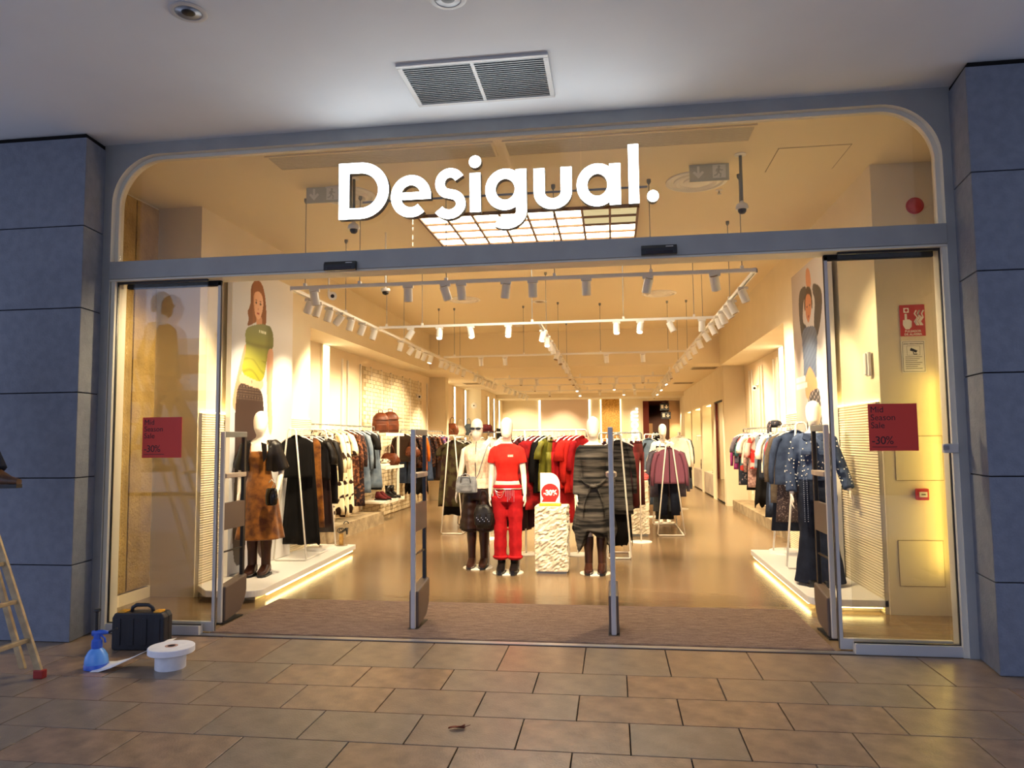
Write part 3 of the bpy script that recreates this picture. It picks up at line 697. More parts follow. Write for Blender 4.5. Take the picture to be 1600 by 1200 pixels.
# recessed lights far back
for x, y, z, lab in ((-2.0,15.6,4.0,'lit round recessed light in the ceiling before the drop at left'),(.2,25.0,3.18,'lit recessed light near the back of the rear ceiling'),(2.0,29.5,2.95,'lit recessed light in the corridor ceiling'),(-1.8,25.4,3.18,'lit recessed light near the back left of the rear ceiling')):
    t = thing('recessed_light', lab, 'ceiling light', (x,y,z))
    obj('trim_ring', MB().lathe([(.06,0),(.085,0),(.085,-.008),(.062,-.006)],24), m_whitep, t, smooth=True, angle=40); obj('lens', MB().lathe([(.06,-.004),(.001,-.005)],20), e_lens, t)
for x, y, z, lab in ((2.15,17.6,3.18,'grey square air grille in the rear ceiling at right'),(2.1,22.3,3.18,'second grey square air grille in the rear ceiling at right, farther back'),(-4.0,20.9,3.18,'grey square air grille in the rear ceiling at left')):
    t = thing('air_grille', lab, 'vent', (x,y,z), 0, 'rear ceiling grilles')
    obj('frame', MB().box(-.3,.3,-.3,.3,-.006,0), m_vent, t)
    for k in range(8): obj('slat', MB().box(-.27,.27,-.25+.07*k,-.21+.07*k,-.011,-.006), m_conc_dark, t)
# the lamps themselves (light from the spotlights)
def L3(p, tgt, w, s=1.0, b=.7): lamp((p[0],p[1],p[2]-.22), tgt, w, s, b)
for x, tx in ((-2.94,-3.7),(-1.6,-1.7),(-1.0,-1.25),(-.227,-.25),(.35,.3),(.962,1.9)): L3((x,6.9,zt), (tx,8.6,.4), 120, 1.15)
for x, tx in ((-2.7,-3.2),(-1.87,-1.9),(-.8,-1.0),(.37,.1),(1.15,1.5)): L3((x,9.57,zt), (tx,11.6,.3), 150, 1.3)
for y, yy, w in ((7.4,8.0,55),(8.6,8.8,55),(9.5,10.4,120),(11.3,11.4,130),(12.6,12.8,130),(14.0,14.2,130),(15.4,15.6,140)): L3((-3.19,y,zt), (-4.5,yy,1.45), w, 1.25 if y < 9 else 1.8)
for y, yy, w in ((7.6,8.0,55),(8.6,8.8,55),(9.6,10.6,130),(11.3,11.6,190),(13.0,13.2,190),(15.0,15.2,200)): L3((1.333,y,zt), (2.7,yy,1.5), w, 1.25 if y < 9 else 1.9)
L3((-2.94,6.9,zt), (-4.6,6.2,1.6), 110, 1.6)  # extra lamp added to brighten the left side of the vestibule
L3((.962,6.9,zt), (2.65,6.6,1.6), 90, 1.6)  # extra lamp added to brighten the right side of the vestibule
L3((-1.974,6.9,zt), (-2.2,6.3,0), 70, 1.5)
L3((.35,6.9,zt), (.2,6.3,0), 70, 1.5)
for y in (10.7,12.6,14.6): L3((-.945,y,zt), (-.9,y+.6,.3), 150, 1.4)
for x in (-2.2,-.1,.9): L3((x,13.24,zt), (x,15.2,.2), 150, 1.4)
for y in (17.2,19.4): L3((-3.19,y,zt), (-4.6,y+.3,1.0), 220, 1.3)
for y in (18.0,20.4,23.0,25.5): L3((1.35,y,zt), (2.6,y,1.0), 200, 1.3)
for y in (18.0,21.0,24.0):
    for x in (-2.2,-.9,.5): L3((x,y,zt), (x,y+.8,.2), 240, 1.5)
L3((-1.85,24.6,3.05), (-1.9,28,1.75), 420, .55, .9)
for x, w in ((-3.3,240),(0.1,130),(1.9,70)): L3((x,25.6,3.05), (x-.2,28,1.2), w, 1.2)
L3((2.35,30.2,2.85), (2.1,32.6,1.3), 120, 1.0)
L3((2.37,27.7,2.9), (2.37,28.4,1.0), 90, 1.0)
# ---------------------------------------------------------------- low display platforms
def platform(name, poly, inset, lab, gx):
    t = thing('display_platform', lab, 'platform', (0,0,0))
    obj('slab', MB().prism(poly, 'z', .055, .12), m_whitep, t, bevel=.006)
    xs = [p[0] for p in poly]; ys = [p[1] for p in poly]
    b = [(-4.2,7.0),(-3.52,6.9),(-3.68,9.80),(-4.2,9.80)] if gx > 0 else [(1.82,7.0),(2.35,7.0),(2.35,9.70),(1.84,9.70)]
    obj('base', MB().prism(b, 'z', 0, .055), m_paint, t)
    return t
def arc2(cx, cy, r, a0, a1, n=8): return [(cx+r*math.cos(math.radians(a0+(a1-a0)*i/n)), cy+r*math.sin(math.radians(a0+(a1-a0)*i/n))) for i in range(n+1)]
pl = platform('l', [(-4.2,7.0),(-3.94,6.72)] + arc2(-3.56,6.87,.15,-90,0) + [(-3.56,9.85),(-4.2,9.85)], .12, 'low white platform with glowing underside along the left wall', 1)
obj('light_strip', MB().prism([(-3.435,6.95),(-3.415,6.95),(-3.568,9.75),(-3.588,9.75)], 'z', .040, .0545), e_strip, pl)
pr = platform('r', arc2(1.85,7.02,.15,180,270) + [(2.35,6.87),(2.35,9.75),(1.70,9.75)], .12, 'low white platform with glowing underside along the right wall', -1)
obj('light_strip', MB().box(1.715,1.74,7.05,9.65,.040,.054).box(1.9,2.30,6.885,6.905,.046,.054), e_strip, pr)
# ---------------------------------------------------------------- large wall posters (flat prints)
m_print = vcol_mat('poster_print', .45)
def raster(y0, y1, z0, z1, ny, nz, paint):
    ys = np.linspace(y0, y1, ny); zs = np.linspace(z0, z1, nz)
    Y, Z = np.meshgrid(ys, zs); C = paint(Y, Z)
    return ys, zs, C
def inpoly(Y, Z, poly):
    r = np.zeros(Y.shape, bool); n = len(poly)
    for i in range(n):
        (a, b), (c, d) = poly[i], poly[(i+1) % n]
        if b == d: continue
        k = ((b > Z) != (d > Z)) & (Y < (c-a)*(Z-b)/(d-b)+a); r ^= k
    return r.astype(float)
def smoothpoly(p, it=2):
    for _ in range(it):
        q = []
        for i in range(len(p)):
            a, b = p[i], p[(i+1) % len(p)]
            q += [(a[0]*.75+b[0]*.25, a[1]*.75+b[1]*.25), (a[0]*.25+b[0]*.75, a[1]*.25+b[1]*.75)]
        p = q
    return p
def lay(C, m, col):
    return C*(1-m[...,None]) + np.array(col)*m[...,None]
def print_mesh(x, side, ys, zs, C):
    ny, nz = len(ys), len(zs)
    vs = [(x, float(y), float(z)) for z in zs for y in ys]
    fs = [(j*ny+i, j*ny+i+1, (j+1)*ny+i+1, (j+1)*ny+i) for j in range(nz-1) for i in range(ny-1)]
    if side < 0: fs = [f[::-1] for f in fs]
    me = bpy.data.meshes.new('print'); me.from_pydata(vs, [], fs); me.materials.append(m_print)
    a = me.color_attributes.new('print', 'FLOAT_COLOR', 'POINT')
    a.data.foreach_set('color', np.concatenate([C.reshape(-1,3), np.ones((ny*nz,1))], 1).astype(np.float32).ravel())
    return me
def grad(Z, z0, z1, a, b):
    t = np.clip((Z-z0)/(z1-z0), 0, 1)[...,None]; return np.array(a)*(1-t) + np.array(b)*t
def paint_left(Y, Z):
    hair=[(7.834,3.383),(7.967,3.451),(8.078,3.412),(8.145,3.308),(8.188,3.135),(8.199,2.929),(8.094,2.931),(8.027,2.982),(7.921,2.93),(7.817,2.883),(7.729,2.857),(7.773,2.959),(7.723,3.019),(7.809,3.12),(7.796,3.274)]
    face=[(7.881,3.265),(7.961,3.307),(8.059,3.30),(8.11,3.22),(8.103,3.12),(8.055,3.014),(7.998,2.969),(7.926,2.992),(7.887,3.082),(7.87,3.175)]
    neck=[(7.936,3.003),(8.08,3.036),(8.095,2.90),(7.958,2.88)]
    shirt=[(7.733,2.846),(7.922,2.904),(8.138,2.95),(8.36,2.935),(8.404,2.674),(8.253,2.671),(8.211,2.471),(8.133,2.241),(7.839,2.271),(7.603,2.318),(7.694,2.521),(7.717,2.625),(7.685,2.774)]
    belly=[(7.603,2.33),(8.15,2.30),(8.133,2.15),(7.842,2.16),(7.56,2.20)]
    trous=[(7.557,2.223),(7.842,2.177),(8.121,2.164),(8.167,1.898),(8.19,1.669),(8.30,.90),(8.33,.2),(8.02,.2),(7.95,1.2),(7.88,1.45),(7.80,.9),(7.78,.2),(7.48,.2),(7.52,1.2),(7.50,1.663),(7.50,1.924)]
    armR=[(8.22,2.70),(8.392,2.70),(8.379,2.378),(8.345,2.085),(8.40,1.725),(8.341,1.60),(8.28,1.72),(8.256,1.901),(8.222,2.257)]
    armL=[(7.69,2.66),(7.75,2.66),(7.62,2.30),(7.58,2.05),(7.623,1.953),(7.602,1.89),(7.52,1.87),(7.43,1.95),(7.47,2.1),(7.55,2.32)]
    C = grad(Y, 7.4, 8.9, rgb(196,200,208), rgb(236,232,226))*1.0
    n = .5+.5*np.sin(Y*23+Z*3)*np.sin(Z*17-Y*5)
    S = smoothpoly
    C = lay(C, inpoly(Y,Z,S(hair)), rgb(120,66,38)); C = lay(C, inpoly(Y,Z,S(hair))*(.5+.5*np.sin(Y*210+6*np.sin(Z*9)))*.55, rgb(176,112,66)); C = lay(C, inpoly(Y,Z,S(hair))*(Y<7.85)*.35, rgb(70,36,22))
    C = lay(C, inpoly(Y,Z,S(neck)), rgb(206,150,116)); fm_ = inpoly(Y,Z,S(face)); C = lay(C, fm_, rgb(222,170,136)); C = lay(C, fm_*np.clip((Y-7.93)/.18,0,1)*.6, rgb(240,200,170)); C = lay(C, fm_*np.clip((7.93-Y)/.06,0,1)*.5, rgb(170,112,84))
    e = lambda cy, cz, ry, rz: (((Y-cy)/ry)**2+((Z-cz)/rz)**2 < 1).astype(float)
    for cy in (7.935, 8.04): C = lay(C, e(cy,3.165,.024,.012), rgb(60,38,30)); C = lay(C, e(cy,3.192,.030,.006), rgb(110,66,44))
    C = lay(C, e(7.985,3.095,.014,.012), rgb(196,132,104)); C = lay(C, e(7.99,3.045,.034,.013), rgb(176,70,62))
    C = lay(C, inpoly(Y,Z,S(armL)), rgb(214,158,126)); am = inpoly(Y,Z,S(armR)); C = lay(C, am, rgb(224,176,144)); C = lay(C, am*np.clip((8.33-Y)/.08,0,1)*.6, rgb(188,130,100))
    C = lay(C, inpoly(Y,Z,S(belly)), rgb(236,190,156)); C = lay(C, e(7.86,2.235,.012,.018), rgb(190,130,100))
    m = inpoly(Y,Z,S(shirt)); col = grad(Z, 2.28, 2.9, rgb(176,178,46), rgb(124,130,92)); C = C*(1-m[...,None]) + col*m[...,None]
    C = lay(C, m*np.clip((Y-8.16)/.1,0,1)*.5, rgb(84,86,40)); C = lay(C, m*np.clip(np.sin(Z*46+Y*9+2*np.sin(Y*11)),0,1)**3*(Z<2.50)*.5, rgb(110,110,34)); C = lay(C, m*np.exp(-((Z-2.665-.10*(Y-7.9)**2)/.025)**2)*.55, rgb(92,96,62))
    C = lay(C, ((Y>8.02)&(Y<8.197)&(Z>2.822)&(Z<2.86)&(np.sin(Y*170)>-.5)).astype(float), rgb(232,234,214))
    m = inpoly(Y,Z,S(trous)); C = lay(C, m, rgb(52,34,34)); b = m*(Z>2.0)*(Z<2.2)
    C = lay(C, b*(np.clip(1-(2.2-Z)/.2,0,1)*.3+.5)*((np.sin(Y*130+Z*110)*np.sin(Y*130-Z*110))>.55), rgb(150,132,116))
    return C
def paint_right(Y, Z):
    S = smoothpoly
    armL=[(8.909,3.31),(8.746,3.286),(8.739,3.185),(8.887,3.153),(8.974,2.883),(8.756,2.829),(8.927,2.60),(9.034,2.70),(9.122,3.052),(9.072,3.271)]
    armR=[(8.461,3.269),(8.169,3.166),(8.10,3.016),(8.22,2.776),(8.40,2.60),(8.50,2.80),(8.383,3.057),(8.492,3.155)]
    face=[(8.793,3.175),(8.666,3.186),(8.552,3.128),(8.561,2.974),(8.631,2.888),(8.71,2.842),(8.775,2.902),(8.819,2.999)]
    hair=[(8.84,3.20),(8.72,3.28),(8.541,3.23),(8.50,3.05),(8.53,2.95),(8.59,3.10),(8.668,3.171),(8.78,3.12),(8.83,2.98),(8.86,3.05)]
    hands=[(8.74,3.50),(8.561,3.45),(8.518,3.219),(8.752,3.247)]
    jack=[(9.0,2.80),(8.722,2.814),(8.42,2.77),(8.36,2.62),(8.397,2.508),(8.45,2.385),(8.44,2.15),(8.62,2.302),(8.75,2.36),(8.912,2.25),(9.015,2.19),(8.98,2.434),(9.02,2.65)]
    belly=[(8.75,2.40),(8.50,2.26),(8.42,2.08),(8.60,1.95),(8.98,1.98),(8.93,2.26)]
    legs=[(8.90,2.02),(8.432,2.10),(8.33,2.0),(8.30,1.3),(8.28,.2),(8.60,.2),(8.66,1.3),(8.72,.2),(9.02,.2),(9.0,1.3)]
    C = grad(Y, 7.9, 9.4, rgb(226,226,230), rgb(176,160,150))*1.0
    n = .5+.5*np.sin(Y*61+Z*33)*np.sin(Z*47-Y*25)
    C = lay(C, inpoly(Y,Z,S(hands)), rgb(206,140,104)); C = lay(C, inpoly(Y,Z,S(hair)), rgb(58,38,30)); C = lay(C, inpoly(Y,Z,S(face)), rgb(196,124,88))
    e = lambda cy, cz, ry, rz: (((Y-cy)/ry)**2+((Z-cz)/rz)**2 < 1).astype(float)
    for cy in (8.62, 8.74): C = lay(C, e(cy,3.04,.024,.012), rgb(50,30,24))
    C = lay(C, e(8.69,2.92,.035,.012), rgb(150,60,52))
    for a in (armL, armR): C = lay(C, inpoly(Y,Z,S(a)), rgb(62,60,64))
    C = lay(C, inpoly(Y,Z,S(belly)), rgb(216,150,108)); m = inpoly(Y,Z,S(legs)); C = lay(C, m, rgb(52,50,58)); C = lay(C, m*(n>.78), rgb(190,184,180))
    m = inpoly(Y,Z,S(jack)); C = lay(C, m, rgb(74,92,122)); C = lay(C, m*n*.5, rgb(130,144,168))
    for ya, yb, za, zb in ((8.93,9.37,2.205,2.262),(8.86,9.37,2.115,2.175),(8.02,8.30,2.42,2.50),(7.98,8.30,2.28,2.36)):
        C = lay(C, ((Y>ya)&(Y<yb)&(Z>za)&(Z<zb)&(np.sin(Y*95+np.floor(Y*30))>-.75)).astype(float), rgb(240,226,220))
    return C
def poster(x, side, y0, y1, z0, z1, paint, lab):
    t = thing('wall_poster', lab, 'poster', (x,(y0+y1)/2,z0))
    yc = (y0+y1)/2
    obj('panel', MB().box(min(0,side*.055),max(0,side*.055),y0-yc,y1-yc,0,z1-z0), m_whitep, t)
    ys, zs, C = raster(y0, y1, z0, z1, 150, 330, paint)
    me = print_mesh(0, side, ys-yc, zs-z0, C); link('print', me, t, (side*.0565,0,0))
    return t
poster(-4.15, 1, 7.40, 8.92, .125, 3.55, paint_left, 'tall wall poster of a long-haired woman in a green T-shirt')
pp = poster(2.30, -1, 7.93, 9.42, .125, 3.53, paint_right, 'tall wall poster of a woman in denim with raised arms')
# ---------------------------------------------------------------- red sale posters on the glass
m_sale = pmat('sale_red', rgb(222,74,62), rough=.45, spec=.3)
def sale(x, z, w, hh, lab):
    t = thing('sale_poster', lab, 'poster', (x,5.622,z), 0, 'red sale posters')
    obj('sheet', MB().box(-w/2,w/2,0,.002,-hh/2,hh/2), m_sale, t)
    # the print faces out through the glass
    text('Mid\nSeason\nSale', .062*hh/.34, mk_, t, at(-w/2+.014,-.0005,hh/2-.062*hh/.34), .0003, line=.92)
    text('-30%', .082*hh/.34, mk_, t, at(-w/2+.016,-.0005,-hh/2+.048), .0003, space=.9)
    obj('small_print', MB().box(-w/2+.018,w*.06,-.001,.0,-hh/2+.026,-hh/2+.030), mk_, t)
sale(-3.71, 1.592, .352, .335, 'red sale poster on the left glass beside the concrete wall')
sale(2.005, 1.61, .335, .34, 'red sale poster on the right glass in front of the access panel')
# ---------------------------------------------------------------- security gates
m_bronze = pmat('gate_bronze', rgb(92,78,70), rough=.45)
def gate(x, y, lab, mirror=1):
    t = thing('security_gate', lab, 'security gate', (x,y,0), 0, 'security gates')
    obj('front_post', MB().box(-.02,.02,0,.03,.01,1.64), m_silver, t, bevel=.008)
    obj('rear_post', MB().box(-.016,.016,.36,.40,.30,1.60), m_black, t, bevel=.005)
    obj('top_cap', MB().box(-.02,.02,.03,.40,1.59,1.64), m_grille, t, bevel=.005)
    obj('cross_ledge', MB().prism([(-.03,.03),(.03,.03),(.045,.2),(.03,.38),(-.03,.38),(-.045,.2)], 'z', 1.235, 1.275), pmat('gate_ledge', rgb(176,160,142), rough=.4), t, bevel=.006)
    obj('middle_panel', MB().box(-.017,.017,.03,.38,.79,1.02), m_bronze, t)
    obj('lower_bar', MB().box(-.008,.008,.03,.37,.595,.607), m_black, t)
    ps = [(.03,.012),(.30,.06),(.37,.13),(.40,.22),(.40,.36),(.03,.31)]
    obj('base_panel', MB().prism(ps, 'x', -.04, .04), m_bronze, t, bevel=.012)
    obj('base_plate', MB().box(-.045,.045,-.005,.33,0,.012), m_black, t)
gate(-3.36, 5.95, 'leftmost silver and black security gate beside the left glass door')
gate(-1.655, 5.93, 'silver and black security gate second from the left, before the mannequin in sunglasses')
gate(-.025, 5.90, 'security gate seen edge on in front of the striped dress mannequin')
gate(1.64, 5.97, 'rightmost silver and black security gate beside the right glass door')
# entrance mat: a body with fine ridges
mt = thing('entrance_mat', 'large brown ribbed entrance mat inside the doorway', 'mat', (-.865,6.30,0))
obj('base', MB().box(-2.42,2.42,-.61,.63,0,.006), m_carpet, mt)
rb = MB()
for k in range(62):
    y = -.605+.02*k; rb.prism([(y,.006),(y+.003,.011),(y+.013,.011),(y+.016,.006)], 'x', -2.415, 2.415)
rb_o = obj('ridges', rb, m_carpet, mt); rb_o['kind'] = 'stuff'
# ---------------------------------------------------------------- mannequins
m_man = pmat('mannequin_white', rgb(240,228,212), rough=.42)
TORSO = [(.84,0,.143,.098),(.92,.005,.156,.110),(1.00,.004,.145,.102),(1.08,0,.122,.088),(1.14,0,.112,.082),(1.22,-.004,.122,.090),(1.30,-.012,.138,.106),(1.36,-.008,.146,.098),(1.42,0,.158,.078),(1.455,.005,.145,.060),(1.485,.008,.095,.052),(1.51,.010,.056,.050),(1.56,.004,.047,.049)]
LEG = [(.88,.078,.0,.084),(.80,.079,.0,.076),(.70,.078,0,.067),(.60,.077,-.004,.058),(.50,.075,-.004,.050),(.42,.074,.004,.049),(.34,.073,.010,.048),(.22,.072,.008,.038),(.10,.070,.006,.032)]
def tr(z, tab=TORSO):
    T = sorted(tab); z = max(T[0][0], min(T[-1][0], z))
    for a, b in zip(T[:-1], T[1:]):
        if z <= b[0]:
            k = (z-a[0])/(b[0]-a[0]); k = k*k*(3-2*k)*.5 + k*.5
            return tuple(p+(q-p)*k for p, q in zip(a[1:], b[1:]))
def arm_pts(s, elbow, wrist): return [(s*.118,.004,1.440),(s*.155,.004,1.412),(s*.168,.004,1.34), Vector((s*.168,.004,1.34)).lerp(Vector(elbow),.5), elbow, Vector(elbow).lerp(Vector(wrist),.4), wrist]
ARM_R = [.038,.046,.043,.038,.033,.032,.022]
def hand(mb, wrist, d, s, curl=.25, k=1.0):
    d = Vector(d).normalized(); side = Vector((0,1,0)) - d*d.y; side.normalize(); nrm = d.cross(side)*s
    w = Vector(wrist)
    mb.tube([w-d*.02, w+d*.02*k, w+d*.055*k, w+d*.088*k], [.021,.031,.037,.031], 10, flat=.5) if False else None
    rings = []
    for t, ry, rn in ((-.02,.021,.018),(.015,.027,.016),(.05,.036,.015),(.085,.036,.013),(.095,.028,.010)):
        c = w+d*t*k; rings.append([c+side*(ry*k*math.cos(2*PI*j/12))+nrm*(rn*k*math.sin(2*PI*j/12)) for j in range(12)])
    mb.loft(rings)
    for i, (o, L) in enumerate(((-.027,.066),(-.009,.077),(.009,.072),(.026,.056))):
        p = w+d*.078*k+side*o*k; pts = [p]; dd = d.copy()
        for q in range(3):
            dd = (dd - nrm*curl*(.6+.25*q)).normalized(); pts.append(pts[-1]+dd*L*k/3*(1.15-.15*q))
        mb.tube(pts, [.0095*k,.0092*k,.0082*k,.0066*k], 8)
    p = w+d*.022*k-side*.024*k; q = (d*.65-side*.72-nrm*.3).normalized()
    mb.tube([p, p+q*.032*k, p+q*.05*k+d*.02*k, p+q*.055*k+d*.042*k], [.013*k,.0105*k,.0095*k,.007*k], 8)
def head_rings(mb, c=(0,0)):
    R = [(1.525,.0,.046,.048),(1.55,-.012,.046,.056),(1.572,-.026,.050,.068),(1.605,-.024,.062,.086),(1.65,-.014,.071,.096),(1.70,-.006,.0745,.101),(1.745,-.002,.070,.096),(1.78,0,.054,.076),(1.80,.002,.030,.044),(1.808,.002,.006,.010)]
    mb.ell([(z, c[0], c[1]+cy, rx, ry) for z, cy, rx, ry in R], 22)
def body_mb(aL, aR, curl=.25, legs=None, face=False):
    mb = MB()
    mb.ell([(z,0,cy,rx,ry) for z,cy,rx,ry in TORSO], 24)
    head_rings(mb)
    if face:
        mb.tube([(0,-.104,1.70),(0,-.128,1.668),(0,-.112,1.655)], [.010,.016,.008], 8)
        for s in (-1,1):
            mb.ell([(1.66,s*.078,.0,.008,.018),(1.69,s*.082,.002,.010,.024),(1.715,s*.080,.004,.006,.014)], 8)
    for s in (-1,1):
        L = legs[s] if legs else [(s*x,cy,z,r) for z,x,cy,r in LEG]
        mb.tube([(x,cy,z) for x,cy,z,r in L], [r for *_,r in L], 16)
        ax, ay, az, _ = L[-1]
        rings = []
        for y, w, h0, h1 in ((.055,.024,-.075,.0),(.03,.034,-.095,.02),(-.03,.036,-.095,.01),(-.09,.042,-.095,-.035),(-.14,.040,-.095,-.058),(-.175,.020,-.092,-.07)):
            rings.append([(ax+w*math.cos(2*PI*j/12), ay+y, az+(h0+h1)/2+(h1-h0)/2*math.sin(2*PI*j/12)) for j in range(12)])
        mb.loft(rings)
    for s, a in ((-1,aL),(1,aR)):
        P = arm_pts(s, *a); mb.tube(P, ARM_R, 12)
        hand(mb, a[1], Vector(a[1])-Vector(a[0]), s, curl)
    return mb
def wear(z0, z1, off, n=40, fold=0, k=7, ph=0, top=None, steps=14, hem=0, flare=0):
    rings = []
    for i in range(steps+1):
        z = z0+(z1-z0)*i/steps; cy, rx, ry = tr(z); u = 1-i/steps
        r = []
        for j in range(n):
            a = 2*PI*j/n; g = off + flare*u*u + fold*(.35+.65*u)*math.sin(k*a+ph+2*z) + fold*.5*math.sin((2*k+1)*a+ph*2)
            r.append(((rx+g)*math.cos(a), cy+(ry+g)*math.sin(a), z + (hem*math.cos(a*4+ph)*u**4)))
        rings.append(r)
    return rings
def base_disc(t, x=0, y=0, r=.18, rod=True, side=1):
    obj('base_plate', MB().lathe([(.001,0),(r,0),(r,.008),(r-.006,.012),(.001,.012)], 36), m_white, t, (x,y,0), smooth=True, angle=40)
    if rod: obj('support_rod', MB().tube([(x+side*.125,y+.07,.01),(x+side*.12,y+.07,.52)], .011, 10), m_white, t, smooth=True)
def boots(t, mat, top, heel=.04, lift=0, toe=.16, wide=1.0, x=.075, dy=(0,0)):
    for s in (-1,1):
        b = MB(); rings = []
        for z in [top, top*.8, top*.6, .26 if top > .3 else top*.5, .15, .115]:
            c = .06 if z > .3 else (.050 if z > .2 else .047)
            rings.append([(s*x+c*wide*math.cos(2*PI*j/16), .010+c*1.1*wide*math.sin(2*PI*j/16), z) for j in range(16)])
        b.loft(rings)
        foot = []
        for y, w, h1 in ((.068,.030,.10),(.05,.044,.135),(.0,.046,.15),(-.05,.047,.115),(-.10,.050,.082),(-.14,.043,.070),(-toe-.01,.020,.060)):
            h0 = .022
            foot.append([(s*x+w*wide*math.copysign(abs(math.cos(2*PI*j/16))**.7, math.cos(2*PI*j/16)), y, (h0+h1)/2+(h1-h0)/2*math.copysign(abs(math.sin(2*PI*j/16))**.7, math.sin(2*PI*j/16))) for j in range(16)])
        b.loft(foot)
        o = obj('boot', b, mat, t, (0,dy[s > 0],lift), smooth=True, angle=60)
        so = MB(); out = [(.047,.07),(.052,0),(.05,-.08),(.046,-.13),(.022,-toe-.012)]
        poly = [(s*x+w*wide, y) for w, y in out] + [(s*x-w*wide, y) for w, y in out[::-1]]
        so.prism(poly, 'z', .0, .026)
        obj('sole', so, m_black, o)
# fabrics
F = {}
def fab(k, *a, **b): b.setdefault('spec', .18); F[k] = pmat('fabric_'+k, *a, **b)
fab('red', rgb(178,26,32), rgb(158,20,28), scale=14, rough=.85, bump=.15, bscale=40); fab('redtee', rgb(206,42,32), rgb(190,34,28), scale=20, rough=.9, bump=.1, bscale=200)
fab('cream', rgb(238,214,188), rgb(214,186,160), scale=26, rough=.95, bump=.5, bscale=30); fab('satin_brown', rgb(46,26,20), rgb(32,18,14), scale=8, rough=.35, spec=.4)
fab('boot_brown', rgb(70,36,24), rgb(50,26,18), scale=8, rough=.35, spec=.4); fab('boot_black', rgb(16,14,14), rough=.35, spec=.4)
fab('knit', rgb(18,17,18), rgb(104,97,90), scale=2.6, lo=.40, hi=.80, rough=.95, bump=.2, bscale=80, stretch=(.8,.8,9), detail=3)
fab('leather', rgb(24,18,16), rgb(17,13,12), scale=9, rough=.42, spec=.35, bump=.12, bscale=20); fab('rust', rgb(146,90,26), rgb(84,42,14), scale=9, lo=.38, hi=.62, rough=.55, detail=8, sheen=.3)
fab('denim', rgb(72,86,114), rgb(52,64,90), scale=11, rough=.9, bump=.2, bscale=120); fab('denim_dark', rgb(34,40,56), rgb(24,28,42), scale=10, rough=.9, bump=.2, bscale=120)
fab('denim_pale', rgb(112,124,138), rgb(84,98,116), scale=8, rough=.9, bump=.2, bscale=120); fab('black', rgb(15,12,12), rgb(10,8,8), scale=8, rough=.85)
fab('cow', rgb(238,222,186), rgb(46,30,24), scale=7.0, lo=.56, hi=.60, rough=.8, detail=1.5); fab('floral', rgb(226,214,190), rgb(72,56,50), scale=16, lo=.52, hi=.58, rough=.85, detail=2)
fab('paisley', rgb(62,34,26), rgb(150,96,62), scale=22, lo=.48, hi=.68, rough=.85); fab('dark_paisley', rgb(38,26,28), rgb(120,76,50), scale=24, lo=.5, hi=.7, rough=.85)
fab('orange', rgb(218,110,28), rgb(200,92,20), scale=9, rough=.8); fab('purple_print', rgb(60,52,110), rgb(148,86,72), scale=26, lo=.45, hi=.6, rough=.8)
fab('camo', rgb(64,58,34), rgb(40,22,16), scale=9, lo=.42, hi=.58, rough=.8); fab('burgundy', rgb(84,22,24), rgb(58,14,18), scale=7, rough=.75)
fab('plaid', rgb(166,28,32), rgb(70,14,20), scale=5, lo=.4, hi=.62, rough=.9, stretch=(1,1,1.6)); fab('olive', rgb(128,124,42), rgb(98,96,34), scale=7, rough=.5)
fab('wine', rgb(58,20,34), rgb(38,14,24), scale=7, rough=.7); fab('mauve', rgb(122,74,90), rgb(104,60,76), pattern='vstripes', scale=22, rough=.9); fab('greyknit', rgb(98,92,104), rgb(84,78,92), scale=16, rough=.95)
fab('white', rgb(240,230,214), rgb(226,214,196), scale=8, rough=.85); fab('magenta', rgb(148,52,110), rgb(120,40,92), scale=8, rough=.8); fab('teal', rgb(70,120,128), rgb(170,54,50), scale=8, lo=.5, hi=.56, rough=.8)
fab('rose_print', rgb(176,142,132), rgb(120,88,84), scale=30, rough=.85); fab('rose_red', rgb(190,150,140), rgb(196,36,32), scale=8, lo=.5, hi=.56, rough=.85); fab('taupe', rgb(122,108,92), rgb(104,90,76), scale=20, rough=.9)
fab('sequin', rgb(64,52,52), rgb(150,130,120), scale=60, lo=.55, hi=.7, rough=.4); fab('red_cloth', rgb(178,34,40), rgb(150,26,34), scale=8, rough=.85); fab('brown_leather', rgb(98,50,28), rgb(72,36,22), scale=9, rough=.4, bump=.15, bscale=30)
fab('skin_band', rgb(236,206,190), rough=.7); fab('velvet_grey', rgb(136,138,142), rgb(96,98,104), scale=14, rough=.6, sheen=.4); fab('chain', rgb(208,204,196), rough=.25, metal=.9)
fab('dark_floral', rgb(34,36,46), rgb(150,130,130), scale=26, lo=.6, hi=.66, rough=.85); fab('bluegrey', rgb(88,102,120), rgb(68,82,100), scale=7, rough=.85); fab('pink', rgb(214,120,120), rgb(196,70,72), pattern='stripes', scale=9, rough=.8)
def mannequin(lab, loc, rz, aL, aR, curl=.25, disc=True, k=1.0, rod=1):
    t = thing('mannequin', lab, 'mannequin', loc, rz); t.scale = (k,k,k)
    link('body', fuse(body_mb(aL, aR, curl), 'body', m_man, .0075, 3), t)
    if disc: base_disc(t, side=rod)
    return t
def dressed(t, name, mb, key, voxel=.011, smooth=5):
    return link(name, fuse(mb, name, F[key], voxel, smooth), t)
